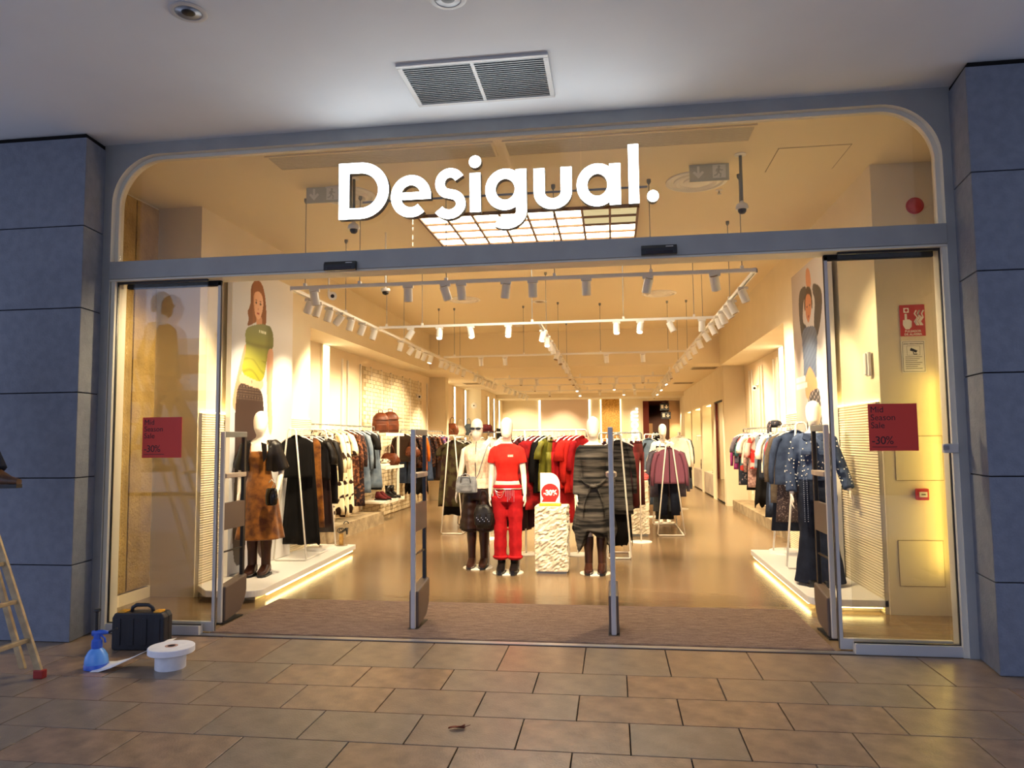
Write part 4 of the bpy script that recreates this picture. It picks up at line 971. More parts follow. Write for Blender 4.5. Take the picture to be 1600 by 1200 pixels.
def sleeve(mb, s, elbow, wrist, frac, r0=.062, r1=.055):
    P = [Vector(p) for p in arm_pts(s, elbow, wrist)]
    n = len(P)-1; L = [0]
    for i in range(n): L.append(L[-1]+(P[i+1]-P[i]).length)
    T = L[-1]*frac; Q = [P[0]]
    for i in range(1, n+1):
        if L[i] < T: Q.append(P[i])
        else: Q.append(P[i-1].lerp(P[i], (T-L[i-1])/(L[i]-L[i-1]))); break
    mb.tube(Q, [r0+(r1-r0)*i/(len(Q)-1) for i in range(len(Q))], 14)
def trousers(top, hip, bottom, r_knee, r_hem, fold=.006, xs=.08, kick=0, seat=.0):
    mb = MB(); mb.loft(wear(.82, top, hip, fold=.003))
    for s in (-1,1):
        rings = []
        for i in range(17):
            z = .88+(bottom-.88)*i/16; u = i/16
            r = .096+(r_knee-.096)*min(1,u*2) if u < .5 else r_knee+(r_hem-r_knee)*(u-.5)*2
            r += fold*math.sin(u*26)*.4
            r = max(r, tr(z, [(q[0],q[3]) for q in LEG])[0]+.013)
            rings.append([(s*(xs+.004*u)+(r+fold*math.sin(5*2*PI*j/20+3*u+s))*math.cos(2*PI*j/20), .004+(r*1.05+fold*math.cos(4*2*PI*j/20))*math.sin(2*PI*j/20)-kick*u, z) for j in range(20)])
        mb.loft(rings)
    return mb
def skirt(z1, z0, off, flare, fold, k, n=72, hem=0, ph=0, cyo=0):
    rings = []
    for i in range(19):
        u = i/18; z = z1+(z0-z1)*u; zz = max(z, .92); cy, rx, ry = tr(zz); r = []
        for j in range(n):
            a = 2*PI*j/n; g = off+flare*u**1.2+fold*u*math.sin(k*a+ph)+fold*.4*u*math.sin((k*2-1)*a+1)
            r.append(((rx+g)*math.cos(a), cy+cyo*u+(ry+g)*math.sin(a), z-hem*u**3*max(0,math.cos(4*a+ph))))
        rings.append(r)
    return MB().loft(rings)

# 1: sunglasses, cream top, satin culottes
aL, aR = ((-.215,.01,1.13),(-.245,-.03,.925)), ((.205,.03,1.13),(.215,-.01,.925))
A = mannequin('mannequin in cream zip top, sunglasses and dark satin culottes', (-1.66,8.86,0), .0, aL, aR)
mb = MB().loft(wear(1.04,1.50,.014,fold=.007,k=9)); mb.loft(wear(.955,1.06,.022,fold=.006,k=6,flare=.012))
o = dressed(A, 'top', mb, 'cream'); obj('zip', MB().tube([(0,-.128,1.02),(0,-.108,1.14),(0,-.128,1.30),(0,-.112,1.38),(0,-.072,1.47),(0,-.058,1.525)], .005, 6), m_black, o)
obj('collar', MB().ell([(1.47,0,.008,.090,.070),(1.52,0,.008,.062,.060),(1.545,0,.006,.058,.058)], 22, cap=False), F['cream'], o, smooth=True)
mb = trousers(1.0,.020,.47,.115,.135,.010,.088); dressed(A, 'culottes', mb, 'satin_brown')
for s in (-1,1): obj('cuff', MB().ell([(.475,s*.09,.004,.125,.13),(.45,s*.088,.004,.115,.12),(.435,s*.084,.004,.075,.08),(.43,s*.08,.004,.06,.065)], 22), F['satin_brown'], A, smooth=True)
boots(A, F['boot_brown'], .44)
sgl = thing('sunglasses', 'narrow black sunglasses on the left standing mannequin', 'sunglasses', (-1.66,8.86,0))
for s in (-1,1):
    obj('lens', MB().prism(arc(s*.036,1.682,.033,.017,0,345,16), 'y', -.125, -.121).xf(Matrix.Rotation(0,4,'Z')), m_black, sgl)
    obj('temple', MB().tube([(s*.067,-.118,1.688),(s*.082,-.06,1.688),(s*.080,.02,1.684)], .004, 6), m_black, sgl)
obj('bridge', MB().tube([(-.01,-.124,1.69),(.01,-.124,1.69)], .004, 6), m_black, sgl)
# grey cross body bag
bg = thing('shoulder_bag', 'grey velvet cross-body bag hanging on the mannequin in sunglasses', 'bag', (-1.76,8.69,0))
b = MB()
rings = []
for z, w, d in ((.915,.115,.05),(.92,.128,.058),(1.0,.13,.056),(1.06,.122,.045),(1.10,.108,.028),(1.108,.10,.02)):
    rings.append([(w*math.copysign(abs(math.cos(2*PI*j/28))**.5, math.cos(2*PI*j/28)), d*math.copysign(abs(math.sin(2*PI*j/28))**.6, math.sin(2*PI*j/28)), z) for j in range(28)])
obj('pouch', b.loft(rings), F['velvet_grey'], bg, smooth=True, angle=60)
obj('zip', MB().tube([(-.10,0,1.108),(.10,0,1.108)], .005, 6), F['chain'], bg)
obj('strap', MB().tube([(.11,0,1.08),(.15,-.01,1.14),(.20,-.02,1.30),(.25,.02,1.46),(.27,.14,1.51),(.24,.26,1.42),(.0,.30,1.10),(-.10,.10,1.06),(-.11,.0,1.08)], .009, 8, flat=.6), F['velvet_grey'], bg, smooth=True)
obj('handle', MB().tube([(-.06,-.055,1.04),(-.05,-.07,1.12),(.0,-.075,1.145),(.05,-.07,1.12),(.06,-.055,1.04)], .008, 8), F['velvet_grey'], bg, smooth=True)
obj('front_pocket', MB().box(-.075,.075,-.064,-.052,.935,1.01), F['velvet_grey'], bg, bevel=.01)
# 2: red T-shirt and red trousers
aL, aR = ((-.192,.02,1.13),(-.200,-.03,.91)), ((.192,.02,1.13),(.208,-.03,.91))
B = mannequin('mannequin in red T-shirt, red trousers and silver chain belt', (-1.245,8.55,0), .02, aL, aR)
mb = MB().loft(wear(1.06,1.495,.012,fold=.003,k=5))
for s, a in ((-1,aL),(1,aR)): sleeve(mb, s, *a, .34, .050, .062)
o = dressed(B, 'tshirt', mb, 'redtee'); obj('collar', MB().ell([(1.478,0,.008,.102,.064),(1.497,0,.008,.078,.060),(1.50,0,.008,.074,.056)], 22, cap=False), F['redtee'], o, smooth=True)
obj('chest_print', MB().box(.022,.085,-.126,-.118,1.345,1.37), pmat('print_white', rgb(236,220,206), rgb(214,60,50), pattern='vstripes', scale=30, rough=.8), o)
obj('waistband', MB().loft(wear(1.015,1.062,.010,steps=3)), F['skin_band'], B, smooth=True)
mb = trousers(1.02,.014,.18,.076,.072,.008,.088); mb.loft(wear(.985,1.022,.024,steps=3)); dressed(B, 'trousers', mb, 'red')
for s in (-1,1): obj('cuff', MB().ell([(.20,s*.084,.0,.088,.090),(.185,s*.084,0,.094,.096),(.165,s*.083,0,.080,.084),(.155,s*.082,0,.06,.065)], 22), F['red'], B, smooth=True)
boots(B, F['boot_black'], .22, toe=.18)
ch = MB()
for k in range(3):
    dz = .035+.03*k
    ch.tube([(-.135+.125*q/8, -.108-.022*math.sin(PI*q/16), .968-dz*math.sin(PI*q/8)) for q in range(9)], .0022, 6)
for k in range(6): ch.tube([(.0+.018*k,-.139+.0035*k,.97),(.0+.018*k,-.143+.0045*k,.97-.08-.06*((k*3)%4)/3)], .0022, 6)
ch.tube([(.172*math.cos(a), .005-.128*math.sin(a), .975) for a in [PI*i/20 for i in range(21)]], .006, 6)
obj('chain_belt', ch, F['chain'], B)
def slouch_bag(lab, loc, mat, w, h):
    t = thing('handbag', lab, 'bag', loc); rings = []
    for i, (z, a, d) in enumerate(((-h,.5,.5),(-h*.97,.8,.8),(-h*.7,1,1),(-h*.4,.95,.9),(-h*.15,.75,.6),(0,.55,.3))):
        rings.append([((w*a+.014*math.sin(3*2*PI*j/26+i))*math.cos(2*PI*j/26), (w*.5*d+.008*math.cos(4*2*PI*j/26+i))*math.sin(2*PI*j/26), z) for j in range(26)])
    obj('pouch', MB().loft(rings), mat, t, smooth=True)
    obj('handle', MB().tube([(-w*.4,0,-.02),(-w*.34,-.01,.10),(-.02,-.01,.16),(.02,-.01,.16),(w*.34,-.01,.10),(w*.4,0,-.02)], .008, 8), mat, t, smooth=True)
    for s in (-1,1): obj('pocket', MB().ell([(-h*.85,s*w*.55,-w*.30,w*.28,w*.22),(-h*.6,s*w*.55,-w*.34,w*.36,w*.26),(-h*.38,s*w*.5,-w*.30,w*.30,w*.18)], 16, pw=.7), mat, t, smooth=True, angle=60)
    st = MB()
    for k in range(9): st.lathe([(.008,0),(.006,.004),(.001,.006)], 8, (0,0,0)) if False else st.box(-w*.6+w*.15*k-.005,-w*.6+w*.15*k+.005,-w*.5-.012,-w*.5+.02,-h*.55-.02*(k%3),-h*.55-.02*(k%3)+.01)
    o = obj('studs', st, F['chain'], t); o['kind'] = 'stuff'
    return t
slouch_bag('black studded slouchy handbag held by the red mannequin', (-1.515,8.48,.79), F['leather'], .12, .27)
# 3: striped knit dress
aL, aR = ((-.192,.02,1.13),(-.200,-.02,.90)), ((.192,.02,1.13),(.205,-.03,.90))
Cm = mannequin('mannequin in grey and black striped knit dress with brown boots', (-.235,8.60,0), -.02, aL, aR)
mb = MB().loft(wear(.95,1.475,.012,fold=.003,k=5))
for s, a in ((-1,aL),(1,aR)): sleeve(mb, s, *a, 1.0, .053, .048)
mb.join(skirt(1.06,.50,.014,.085,.018,6,hem=.27,ph=PI))
o = dressed(Cm, 'dress', mb, 'knit', .0115, 3)
kn = MB()
for s in (-1,1):
    kn.tube([(s*.155,-.06,1.10),(s*.09,-.125,1.04),(s*.01,-.15,1.005)], [.014,.02,.016], 10, flat=.6); kn.tube([(0,-.15,1.005),(s*.05,-.155,.97),(s*.11,-.15,.80),(s*.12,-.16,.66)], [.014,.016,.018,.014], 10, flat=.5)
kn.tube([(-.03,-.15,1.01),(0,-.17,1.0),(.03,-.15,1.01)], .026, 10)
obj('knotted_belt', kn, F['knit'], o, smooth=True)
boots(Cm, F['boot_brown'], .42)
# 4: left platform, leather jacket and rust slip dress
aL, aR = ((-.225,.03,1.13),(-.215,-.05,.90)), ((.22,.05,1.14),(.24,-.13,.93))
D = mannequin('mannequin in black leather jacket and rust velvet dress on the left platform', (-3.80,7.52,.12), .12, aL, aR, disc=False, k=.975)
mb = MB().loft(wear(.95,1.36,.010,fold=.003)); mb.join(skirt(1.05,.40,.012,.10,.012,7)); 
dr = dressed(D, 'slip_dress', mb, 'rust')
for s in (-1,1): obj('strap', MB().tube([(s*.07,-.112,1.34),(s*.085,-.075,1.42),(s*.09,0,1.475),(s*.085,.05,1.42)], .005, 6), F['rust'], dr)
for s, a in ((-1,aL),(1,aR)):
    mb = MB(); rings = []
    for i in range(9):
        z = 1.14+.345*i/8; cy, rx, ry = tr(z); r = []
        N = 15
        a0, a1 = (math.radians(-48), math.radians(92)) if s > 0 else (math.radians(88), math.radians(228))
        inner = [((rx+.016)*math.cos(a0+(a1-a0)*j/N), cy+(ry+.016)*math.sin(a0+(a1-a0)*j/N), z) for j in range(N+1)]
        outer = [((rx+.040)*math.cos(a0+(a1-a0)*j/N), cy+(ry+.040)*math.sin(a0+(a1-a0)*j/N), z) for j in range(N,-1,-1)]
        rings.append(inner+outer)
    mb.loft(rings); sleeve(mb, s, *a, .52, .074, .098)
    j_ = dressed(D, 'jacket', mb, 'leather', .011, 3)
    obj('lapel', MB().prism([(s*.055,1.46),(s*.115,1.44),(s*.125,1.30),(s*.085,1.24)], 'y', -.148, -.138), F['leather'], j_, bevel=.003)
boots(D, F['boot_brown'], .44, wide=1.05)
obj('ankle_legs', MB().tube([(-.0,0,.01),(0,.05,.012)], .01, 6), m_black, D)
hb = thing('clutch_bag', 'black glossy clutch bag held by the leather jacket mannequin', 'bag', (-3.575,7.33,.88))
obj('pouch', MB().ell([(0,0,0,.045,.03),(.02,0,0,.06,.04),(.10,0,0,.065,.038),(.17,0,0,.055,.028),(.18,0,0,.04,.012)], 20, pw=.7), pmat('patent_black', rgb(14,13,14), rough=.08), hb, smooth=True, angle=60)
obj('wrist_strap', MB().tube([(.0,0,.17),(.03,0,.24),(0,0,.27),(-.03,0,.24)], .006, 8), F['chain'], hb)
# 5: right platform, denim jacket and flared jeans
aL, aR = ((-.23,.03,1.12),(-.23,-.04,.88)), ((.24,.04,1.13),(.30,-.03,.92))
E_ = mannequin('mannequin in studded denim jacket and flared jeans on the right platform', (1.95,7.52,.12), -.25, aL, aR, disc=False, k=.985)
mb = MB().loft(wear(1.02,1.485,.024,fold=.005,k=6))
for s, a in ((-1,aL),(1,aR)): sleeve(mb, s, *a, .96, .060, .056)
jk = dressed(E_, 'denim_jacket', mb, 'denim', .011, 3)
for s in (-1,1):
    obj('collar', MB().prism([(s*.02,1.455),(s*.10,1.49),(s*.115,1.43),(s*.05,1.40)], 'y', -.105, -.085), F['denim'], jk, bevel=.004)
    obj('pocket_flap', MB().box(s*.085-.045,s*.085+.045,-.150,-.128,1.27,1.31), F['denim'], jk, bevel=.004)
obj('button_band', MB().box(-.018,.018,-.148,-.112,1.04,1.40), F['denim'], jk, bevel=.004)
st = MB(); r3 = random.Random(2)
for s, a in ((-1,aL),(1,aR)):
    P = [Vector(p) for p in arm_pts(s, *a)]
    for i in range(34):
        k = r3.random()*4.6+1; q = int(k); p = P[q].lerp(P[min(q+1,6)], k-q); an = r3.uniform(PI, 2*PI); R0 = .066
        c = p+Vector((math.cos(an)*R0, math.sin(an)*R0, 0)); st.box(c.x-.005,c.x+.005,c.y-.005,c.y+.005,c.z-.005,c.z+.005)
for i in range(46):
    x = r3.uniform(-.13,.13); z = r3.uniform(1.05,1.42); cy, rx, ry = tr(z); y = cy-(ry+.028)*math.sqrt(max(0,1-(x/(rx+.03))**2)); st.box(x-.005,x+.005,y-.005,y+.005,z-.005,z+.005)
so_ = obj('pearl_studs', st, m_whitep, jk); so_['kind'] = 'stuff'
mb = trousers(1.06,.014,.03,.082,.150,.008,.088); dressed(E_, 'flared_jeans', mb, 'denim_dark')
st = MB()
for s in (-1,1):
    for k in range(22):
        for q in range(2): st.box(s*.115+.03*q-.003, s*.115+.03*q+.003, -.128, -.110, .62+.02*k, .628+.02*k)
obj('stud_lines', st, F['chain'], E_)
boots(E_, F['boot_black'], .12)
# 6: far mannequin with waistcoat
aL, aR = ((-.25,.02,1.13),(-.26,-.03,.91)), ((.25,.02,1.13),(.26,-.03,.91))
G_ = mannequin('far mannequin in black waistcoat and white cardigan behind the mauve cardigan rack', (.90,13.8,0), 0, aL, aR)
mb = MB().loft(wear(.98,1.40,.012)); dressed(G_, 'waistcoat', mb, 'black')
for s, a in ((-1,aL),(1,aR)):
    mb = MB(); sleeve(mb, s, *a, .95, .064, .056)
    rings = []
    for i in range(9):
        z = .92+.56*i/8; cy, rx, ry = tr(z); a0, a1 = (math.radians(-40), math.radians(92)) if s > 0 else (math.radians(88), math.radians(220))
        rings.append([((rx+.014)*math.cos(a0+(a1-a0)*j/12), cy+(ry+.014)*math.sin(a0+(a1-a0)*j/12), z) for j in range(13)] + [((rx+.034)*math.cos(a0+(a1-a0)*j/12), cy+(ry+.034)*math.sin(a0+(a1-a0)*j/12), z) for j in range(12,-1,-1)])
    mb.loft(rings); dressed(G_, 'cardigan', mb, 'white')
mb = trousers(1.0,.014,.06,.08,.085,.006); dressed(G_, 'trousers', mb, 'black')
# ---------------------------------------------------------------- garments on hangers
def hanger_mb(clip=False):
    m = MB(); m.tube([(0,0,-.045),(0,0,-.02),(.012,0,.0),(.018,0,.018),(.008,0,.032),(-.012,0,.028)], .0035, 6)
    if clip:
        m.tube([(-.15,0,-.055),(.15,0,-.055)], .006, 6); m.tube([(0,0,-.045),(0,0,-.055)], .005, 6)
        for s in (-1,1): m.box(s*.13-.016,s*.13+.016,-.012,.012,-.115,-.05)
    else:
        m.tube([(-.20,0,-.125),(-.12,0,-.075),(0,0,-.045),(.12,0,-.075),(.20,0,-.125)], .011, 8, flat=.7)
    return m
HANG = [hanger_mb().mesh('hanger', m_whitep, True, 50), hanger_mb(True).mesh('hanger', m_whitep, True, 50)]
GM = {}
def upper(w, L, th, flare, folds, seed, open_front=False, hem=0):
    n = 36; rings = []; r = random.Random(seed); ph = r.uniform(0, 6)
    Z = [-.055,-.07,-.10,-.135,-.18,-.25] + [-.25-(L-.25)*q/9 for q in range(1,10)]
    for z in Z:
        u = max(0, (-z-.135)/(L-.135))
        hw = {-.055:.060,-.07:.085,-.10:.145,-.135:w*.47}.get(z, w*.5*(1-.10*math.sin(PI*min(1,u*1.6))*(.6))+flare*u)
        t = th*(.35 if z > -.08 else (.6 if z > -.12 else 1))
        rr = []
        for j in range(n):
            a = 2*PI*j/n; c, s = math.cos(a), math.sin(a)
            x = hw*math.copysign(abs(c)**.8, c); f = folds*u*math.sin(x*48+ph)+folds*.6*u*math.sin(x*90+2*ph)
            rr.append((x, t*.5*math.copysign(abs(s)**.7, s)+f, z-(hem*u**3*max(0, math.cos(x*34+ph)))))
        rings.append(rr)
    return MB().loft(rings)
def slv(s, w, sl, r0, r1):
    return MB().tube([(s*w*.36,0,-.128),(s*w*.46,0,-.155),(s*(w*.5+.028),.005,-.155-sl*.3),(s*(w*.5+.05),.008,-.155-sl*.65),(s*(w*.5+.055),.0,-.155-sl)], [r0*.8,r0,r0*.97,(r0+r1)/2,r1], 12, flat=.62)
def legs_mb(w, L, r_k, r_h, seed):
    m = MB(); m.ell([(-.10,0,0,w*.42,.025),(-.14,0,0,w*.45,.032),(-.28,0,0,w*.52,.05),(-.38,0,0,w*.5,.05)], 24)
    for s in (-1,1):
        m.ell([(-.26,s*w*.24,0,w*.28,.048),(-.38,s*w*.25,0,w*.26,.050),(-.10-(L-.1)*.55,s*w*.26,.004,r_k,.045),(-L,s*w*.28,0,r_h,.04)], 18)
    return m
def garment(name, kind, key, label, loc, rz, grp, w=.42, L=.65, th=.05, flare=.02, folds=.006, sl=.5, seed=0, hem=0, fabric2=None, open_=False):
    t = thing(name, label, 'clothing', loc, rz, grp)
    K = (kind, key, w, L, th, flare, folds, sl, seed, hem, fabric2)
    if K not in GM:
        p = []
        if kind == 'top':
            p.append(('torso', upper(w, L, th, flare, folds, seed, hem=hem).mesh('torso', F[key], True)))
            if sl: 
                for s in (-1,1): p.append(('sleeve', slv(s, w, sl, .062 if sl > .3 else .07, .042 if sl > .3 else .085).mesh('sleeve', F[fabric2 or key], True)))
            p.append(('collar', MB().tube([(.062*math.cos(a), .028*math.sin(a), -.058-.012*math.cos(2*a)) for a in [2*PI*i/16 for i in range(16)]], .010, 8, closed=True).mesh('collar', F[fabric2 or key], True)))
        if kind == 'top' and 'cardigan' in name: p.append(('button_band', MB().tube([(0,-.016,-.075),(0,-th*.5-.002,-.14),(0,-th*.5-.004,-.30),(0,-th*.5-.006,-L+.01)], .009, 8, flat=.5).mesh('button_band', F['black'], True)))
        if kind == 'legs':
            p.append(('legs', legs_mb(w, L, w*.22, flare, seed).mesh('legs', F[key], True)))
            p.append(('waistband', MB().ell([(-.09,0,0,w*.42,.027),(-.125,0,0,w*.44,.032)], 24).mesh('waistband', F[fabric2 or key], True)))
        elif kind == 'skirt':
            n = 44; rings = []
            for q in range(13):
                u = q/12; z = -.10-(L-.1)*u
                rings.append([((w*.42+(w*.10+flare)*u)*math.cos(2*PI*j/n), (.03+th*.5*u)*math.sin(2*PI*j/n)+folds*u*math.sin(9*2*PI*j/n+seed), z-hem*u**3*max(0,math.cos(5*2*PI*j/n+seed))) for j in range(n)])
            p.append(('drape', MB().loft(rings).mesh('drape', F[key], True)))
            p.append(('waistband', MB().ell([(-.09,0,0,w*.42,.034),(-.125,0,0,w*.43,.036)], 24).mesh('waistband', F[fabric2 or key], True)))
        p.append(('hanger', HANG[0 if kind == 'top' else 1]))
        GM[K] = p
    for n_, me in GM[K]: link(n_, me, t)
    return t
def rail_row(items, p0, p1, rz, where, grp, first='front', z=None, jit=.14):
    p0, p1 = Vector(p0), Vector(p1); n = len(items)
    for i, (nm, desc, kind, key, kw) in enumerate(items):
        p = p0.lerp(p1, (i+.5)/n); r = random.Random(i*7+n)
        q = p.copy(); q.z -= .034
        garment(nm, kind, key, f'{desc}, {ORD[i]} from the {first} on the {where}', q, rz+r.uniform(-jit,jit), grp, seed=i % 3, **kw)
def a_rack(lab, p, rz, depth, h=1.58, wide=.40, top=.10, lift=0):
    t = thing('clothes_rack', lab, 'clothes rack', p, rz, 'white A-frame clothes racks')
    for y in (0, depth):
        P = [(-wide/2+.02,y,.012),(-wide/2,y,.03),(-top/2,y,h-.02),(-top/2+.02,y,h),(top/2-.02,y,h),(top/2,y,h-.02),(wide/2,y,.03),(wide/2-.02,y,.012)]
        obj('end_frame', MB().tube(P, .011, 8, closed=True), m_white, t, smooth=True)
    obj('top_rail', MB().tube([(0,-.06,h),(0,depth+.06,h)], .012, 8), m_white, t, smooth=True)
    obj('base_rail', MB().tube([(wide/2-.015,0,.012),(wide/2-.015,depth,.012)], .011, 8), m_white, t, smooth=True)
    return t
def wall_rail(lab, x, y0, y1, z, s):
    t = thing('clothes_rail', lab, 'clothes rail', (x,y0,z), 0, 'wall clothes rails'); L = y1-y0
    obj('bar', MB().tube([(0,0,-.06),(0,0,-.015),(0,.02,0),(0,L-.02,0),(0,L,-.015),(0,L,-.06)], .011, 8), m_grille, t, smooth=True)
    for y in (L*.12, L*.5, L*.88): obj('bracket', MB().tube([(0,y,0),(-s*.37,y,.0)], .009, 8), m_white, t, smooth=True)
    return t
T, J, S_ = 'top', 'legs', 'skirt'
def D_(**k): return k
# rack 1 on the left platform
a_rack('white A-frame rack of dark clothes on the left platform behind the leather jacket mannequin', (-3.86,8.42,.12), .06, 1.10)
rail_row([('velvet_dress','black velvet short top',T,'black',D_(w=.40,L=.56,sl=0,flare=.0)),('long_skirt','black pleated maxi skirt',S_,'black',D_(w=.36,L=1.36,flare=.07,folds=.012,hem=.03)),
  ('slip_dress','rust velvet slip dress',T,'rust',D_(w=.36,L=1.20,sl=0,flare=.06)),('leather_jacket','black leather short-sleeved jacket',T,'leather',D_(w=.48,L=.62,sl=.26)),('long_skirt','dark satin long skirt',S_,'satin_brown',D_(w=.36,L=1.30,flare=.06,folds=.01)),('leather_jacket','black long leather coat',T,'leather',D_(w=.46,L=.95,sl=.5))],
  (-3.84,8.44,1.70), (-3.90,9.5,1.70), 0, 'left platform rack', 'clothes on the left platform rack')
# left wall rail
wall_rail('long grey clothes rail along the left wall with cow-print dresses', -4.36, 10.1, 13.0, 1.80, 1)
WL = [('long_dress','cream floral long dress',T,'floral',D_(w=.40,L=1.38,sl=.3,flare=.05)),('long_dress','cream spotted long dress',T,'floral',D_(w=.40,L=1.42,sl=.5,flare=.05)),('long_coat','cream cow-print long coat',T,'cow',D_(w=.46,L=1.34,sl=.55,flare=.06)),
  ('long_dress','cream cow-print long dress',T,'cow',D_(w=.42,L=1.40,sl=.5,flare=.07)),('long_dress','second cream cow-print long dress',T,'cow',D_(w=.42,L=1.36,sl=.3,flare=.05)),('blouse','brown paisley long blouse',T,'paisley',D_(w=.44,L=.95,sl=.55)),('maxi_dress','brown paisley maxi dress',T,'dark_paisley',D_(w=.40,L=1.30,sl=.5,flare=.05)),
  ('denim_coat','pale blue-grey denim coat',T,'denim_pale',D_(w=.46,L=1.10,sl=.55,flare=.04)),('tshirt','black oversized T-shirt',T,'black',D_(w=.52,L=.70,sl=.22)),('denim_dress','faded denim long dress',T,'denim_pale',D_(w=.44,L=1.05,sl=.0,flare=.08)),('jeans','dark wide jeans',J,'denim_dark',D_(w=.36,L=1.10,flare=.11))]
rail_row(WL, (-4.36,10.15,1.80), (-4.36,12.95,1.80), 0, 'left wall rail', 'clothes on the left wall rail')
# shelves at the brick wall
sh_m = m_white
def shelf(x0, x1, y0, y1, z, lab):
    t = thing('wall_shelf', lab, 'shelf', ((x0+x1)/2,(y0+y1)/2,z), 0, 'white brick wall shelves'); w, d = (x1-x0)/2, (y1-y0)/2
    obj('board', MB().box(-w,w,-d,d,-.045,0), sh_m, t, bevel=.004); obj('lip', MB().box(w-.012,w+.004,-d,d,-.055,.004), sh_m, t)
    for y in (-d+.06, d-.06): obj('support', MB().box(-w,-w+.03,y-.012,y+.012,-.16,-.045), sh_m, t)
    return t
shelf(-4.72,-4.22,13.25,14.45,1.69,'top white shelf with brown backpacks at the brick wall'); shelf(-4.72,-4.22,13.25,14.45,1.06,'middle white shelf with folded clothes at the brick wall'); shelf(-4.72,-4.22,13.25,14.5,.42,'bottom white shelf with dark boots at the brick wall')
t = thing('shelf_post', 'white vertical post at the front of the brick wall shelves', 'upright', (-4.235,14.1,0)); obj('post', MB().box(-.02,.02,-.02,.02,.42,1.69), sh_m, t); obj('foot', MB().box(-.026,.026,-.026,.026,.40,.42), sh_m, t)
def backpack(p, rz, key, lab, k=1.0, grp=None):
    t = thing('backpack', lab, 'bag', p, rz, grp); rings = []
    for z, w, d in ((0,.12,.07),(.02,.155,.09),(.16,.16,.095),(.28,.145,.08),(.36,.10,.055),(.385,.05,.03)):
        rings.append([(k*w*math.copysign(abs(math.cos(2*PI*j/26))**.6, math.cos(2*PI*j/26)), k*d*math.copysign(abs(math.sin(2*PI*j/26))**.7, math.sin(2*PI*j/26)), k*z) for j in range(26)])
    obj('pouch', MB().loft(rings), F[key], t, smooth=True, angle=60)
    obj('flap', MB().ell([(.25*k,0,-.01*k,.155*k,.10*k),(.31*k,0,-.01*k,.14*k,.09*k),(.375*k,0,-.005*k,.085*k,.055*k),(.392*k,0,0,.03*k,.02*k)], 24, pw=.7), F[key], t, smooth=True, angle=60)
    obj('pocket', MB().box(-.10*k,.10*k,-.125*k,-.08*k,.05*k,.17*k), F[key], t, bevel=.015*k)
    obj('handle', MB().tube([(-.04*k,0,.38*k),(-.035*k,0,.44*k),(.035*k,0,.44*k),(.04*k,0,.38*k)], .008*k, 8), F[key], t, smooth=True)
    return t
backpack((-4.42,13.55,1.69), .5, 'brown_leather', 'brown leather backpack tipped over at the left of the brick wall top shelf', 1.0)
backpack((-4.40,14.10,1.69), .6, 'brown_leather', 'brown leather backpack with top handle at the right of the brick wall top shelf', 1.1)
def folded(p, key, lab, n=1, w=.30, d=.24, grp=None):
    t = thing('folded_clothes', lab, 'clothing', p, .05, grp)
    obj('fold', MB().ell([(0,0,0,w*.45,d*.45),(.01,0,0,w*.5,d*.5),(.04,0,0,w*.5,d*.5),(.055,0,0,w*.44,d*.44)], 28, pw=.45), F[key], t, smooth=True, angle=50)
    obj('sleeve', MB().ell([(.05,.02,0,w*.36,d*.3),(.062,.02,0,w*.34,d*.28),(.07,.02,0,w*.26,d*.2)], 24, pw=.5), F[key], t, smooth=True, angle=50)
    return t
folded((-4.38,13.5,1.06), 'white', 'lower folded cream top on the middle shelf at the brick wall'); folded((-4.38,13.5,1.13), 'floral', 'upper folded spotted top on the middle shelf at the brick wall')
slouch_bag('brown furry soft bag lying on the middle shelf at the brick wall', (-4.36,14.0,1.30), F['brown_leather'], .19, .24)
def shoe_pair(p, rz, key, lab, high=.0):
    for s, nm in ((-1,'left'),(1,'right')):
        t = thing('ankle_boot', f'{nm} boot of the {lab}', 'shoe', (p[0]+s*.06*math.cos(rz),p[1]+s*.06*math.sin(rz),p[2]), rz)
        rings = []
        for y, w, h1 in ((.085,.022,.10),(.06,.042,.16),(.01,.044,.165),(-.05,.042,.11),(-.11,.046,.075),(-.16,.038,.06),(-.185,.015,.05)):
            rings.append([(w*math.cos(2*PI*j/16), y, .02+(h1-.02)/2+(h1-.02)/2*math.sin(2*PI*j/16)) for j in range(16)])
        obj('upper', MB().loft(rings), F[key], t, smooth=True); obj('sole', MB().prism([(.045,.08),(.048,-.1),(.02,-.19),(-.02,-.19),(-.048,-.1),(-.045,.08)], 'z', 0, .022), m_black, t)
        if high: obj('shaft', MB().ell([(.12,0,.03,.044,.05),(.12+high,0,.035,.052,.058)], 16), F[key], t, smooth=True)
shoe_pair((-4.40,13.55,.42), 1.2, 'burgundy', 'dark red shoes on the bottom brick wall shelf'); shoe_pair((-4.38,14.1,.42), 1.2, 'boot_black', 'black boots on the bottom brick wall shelf', .12)
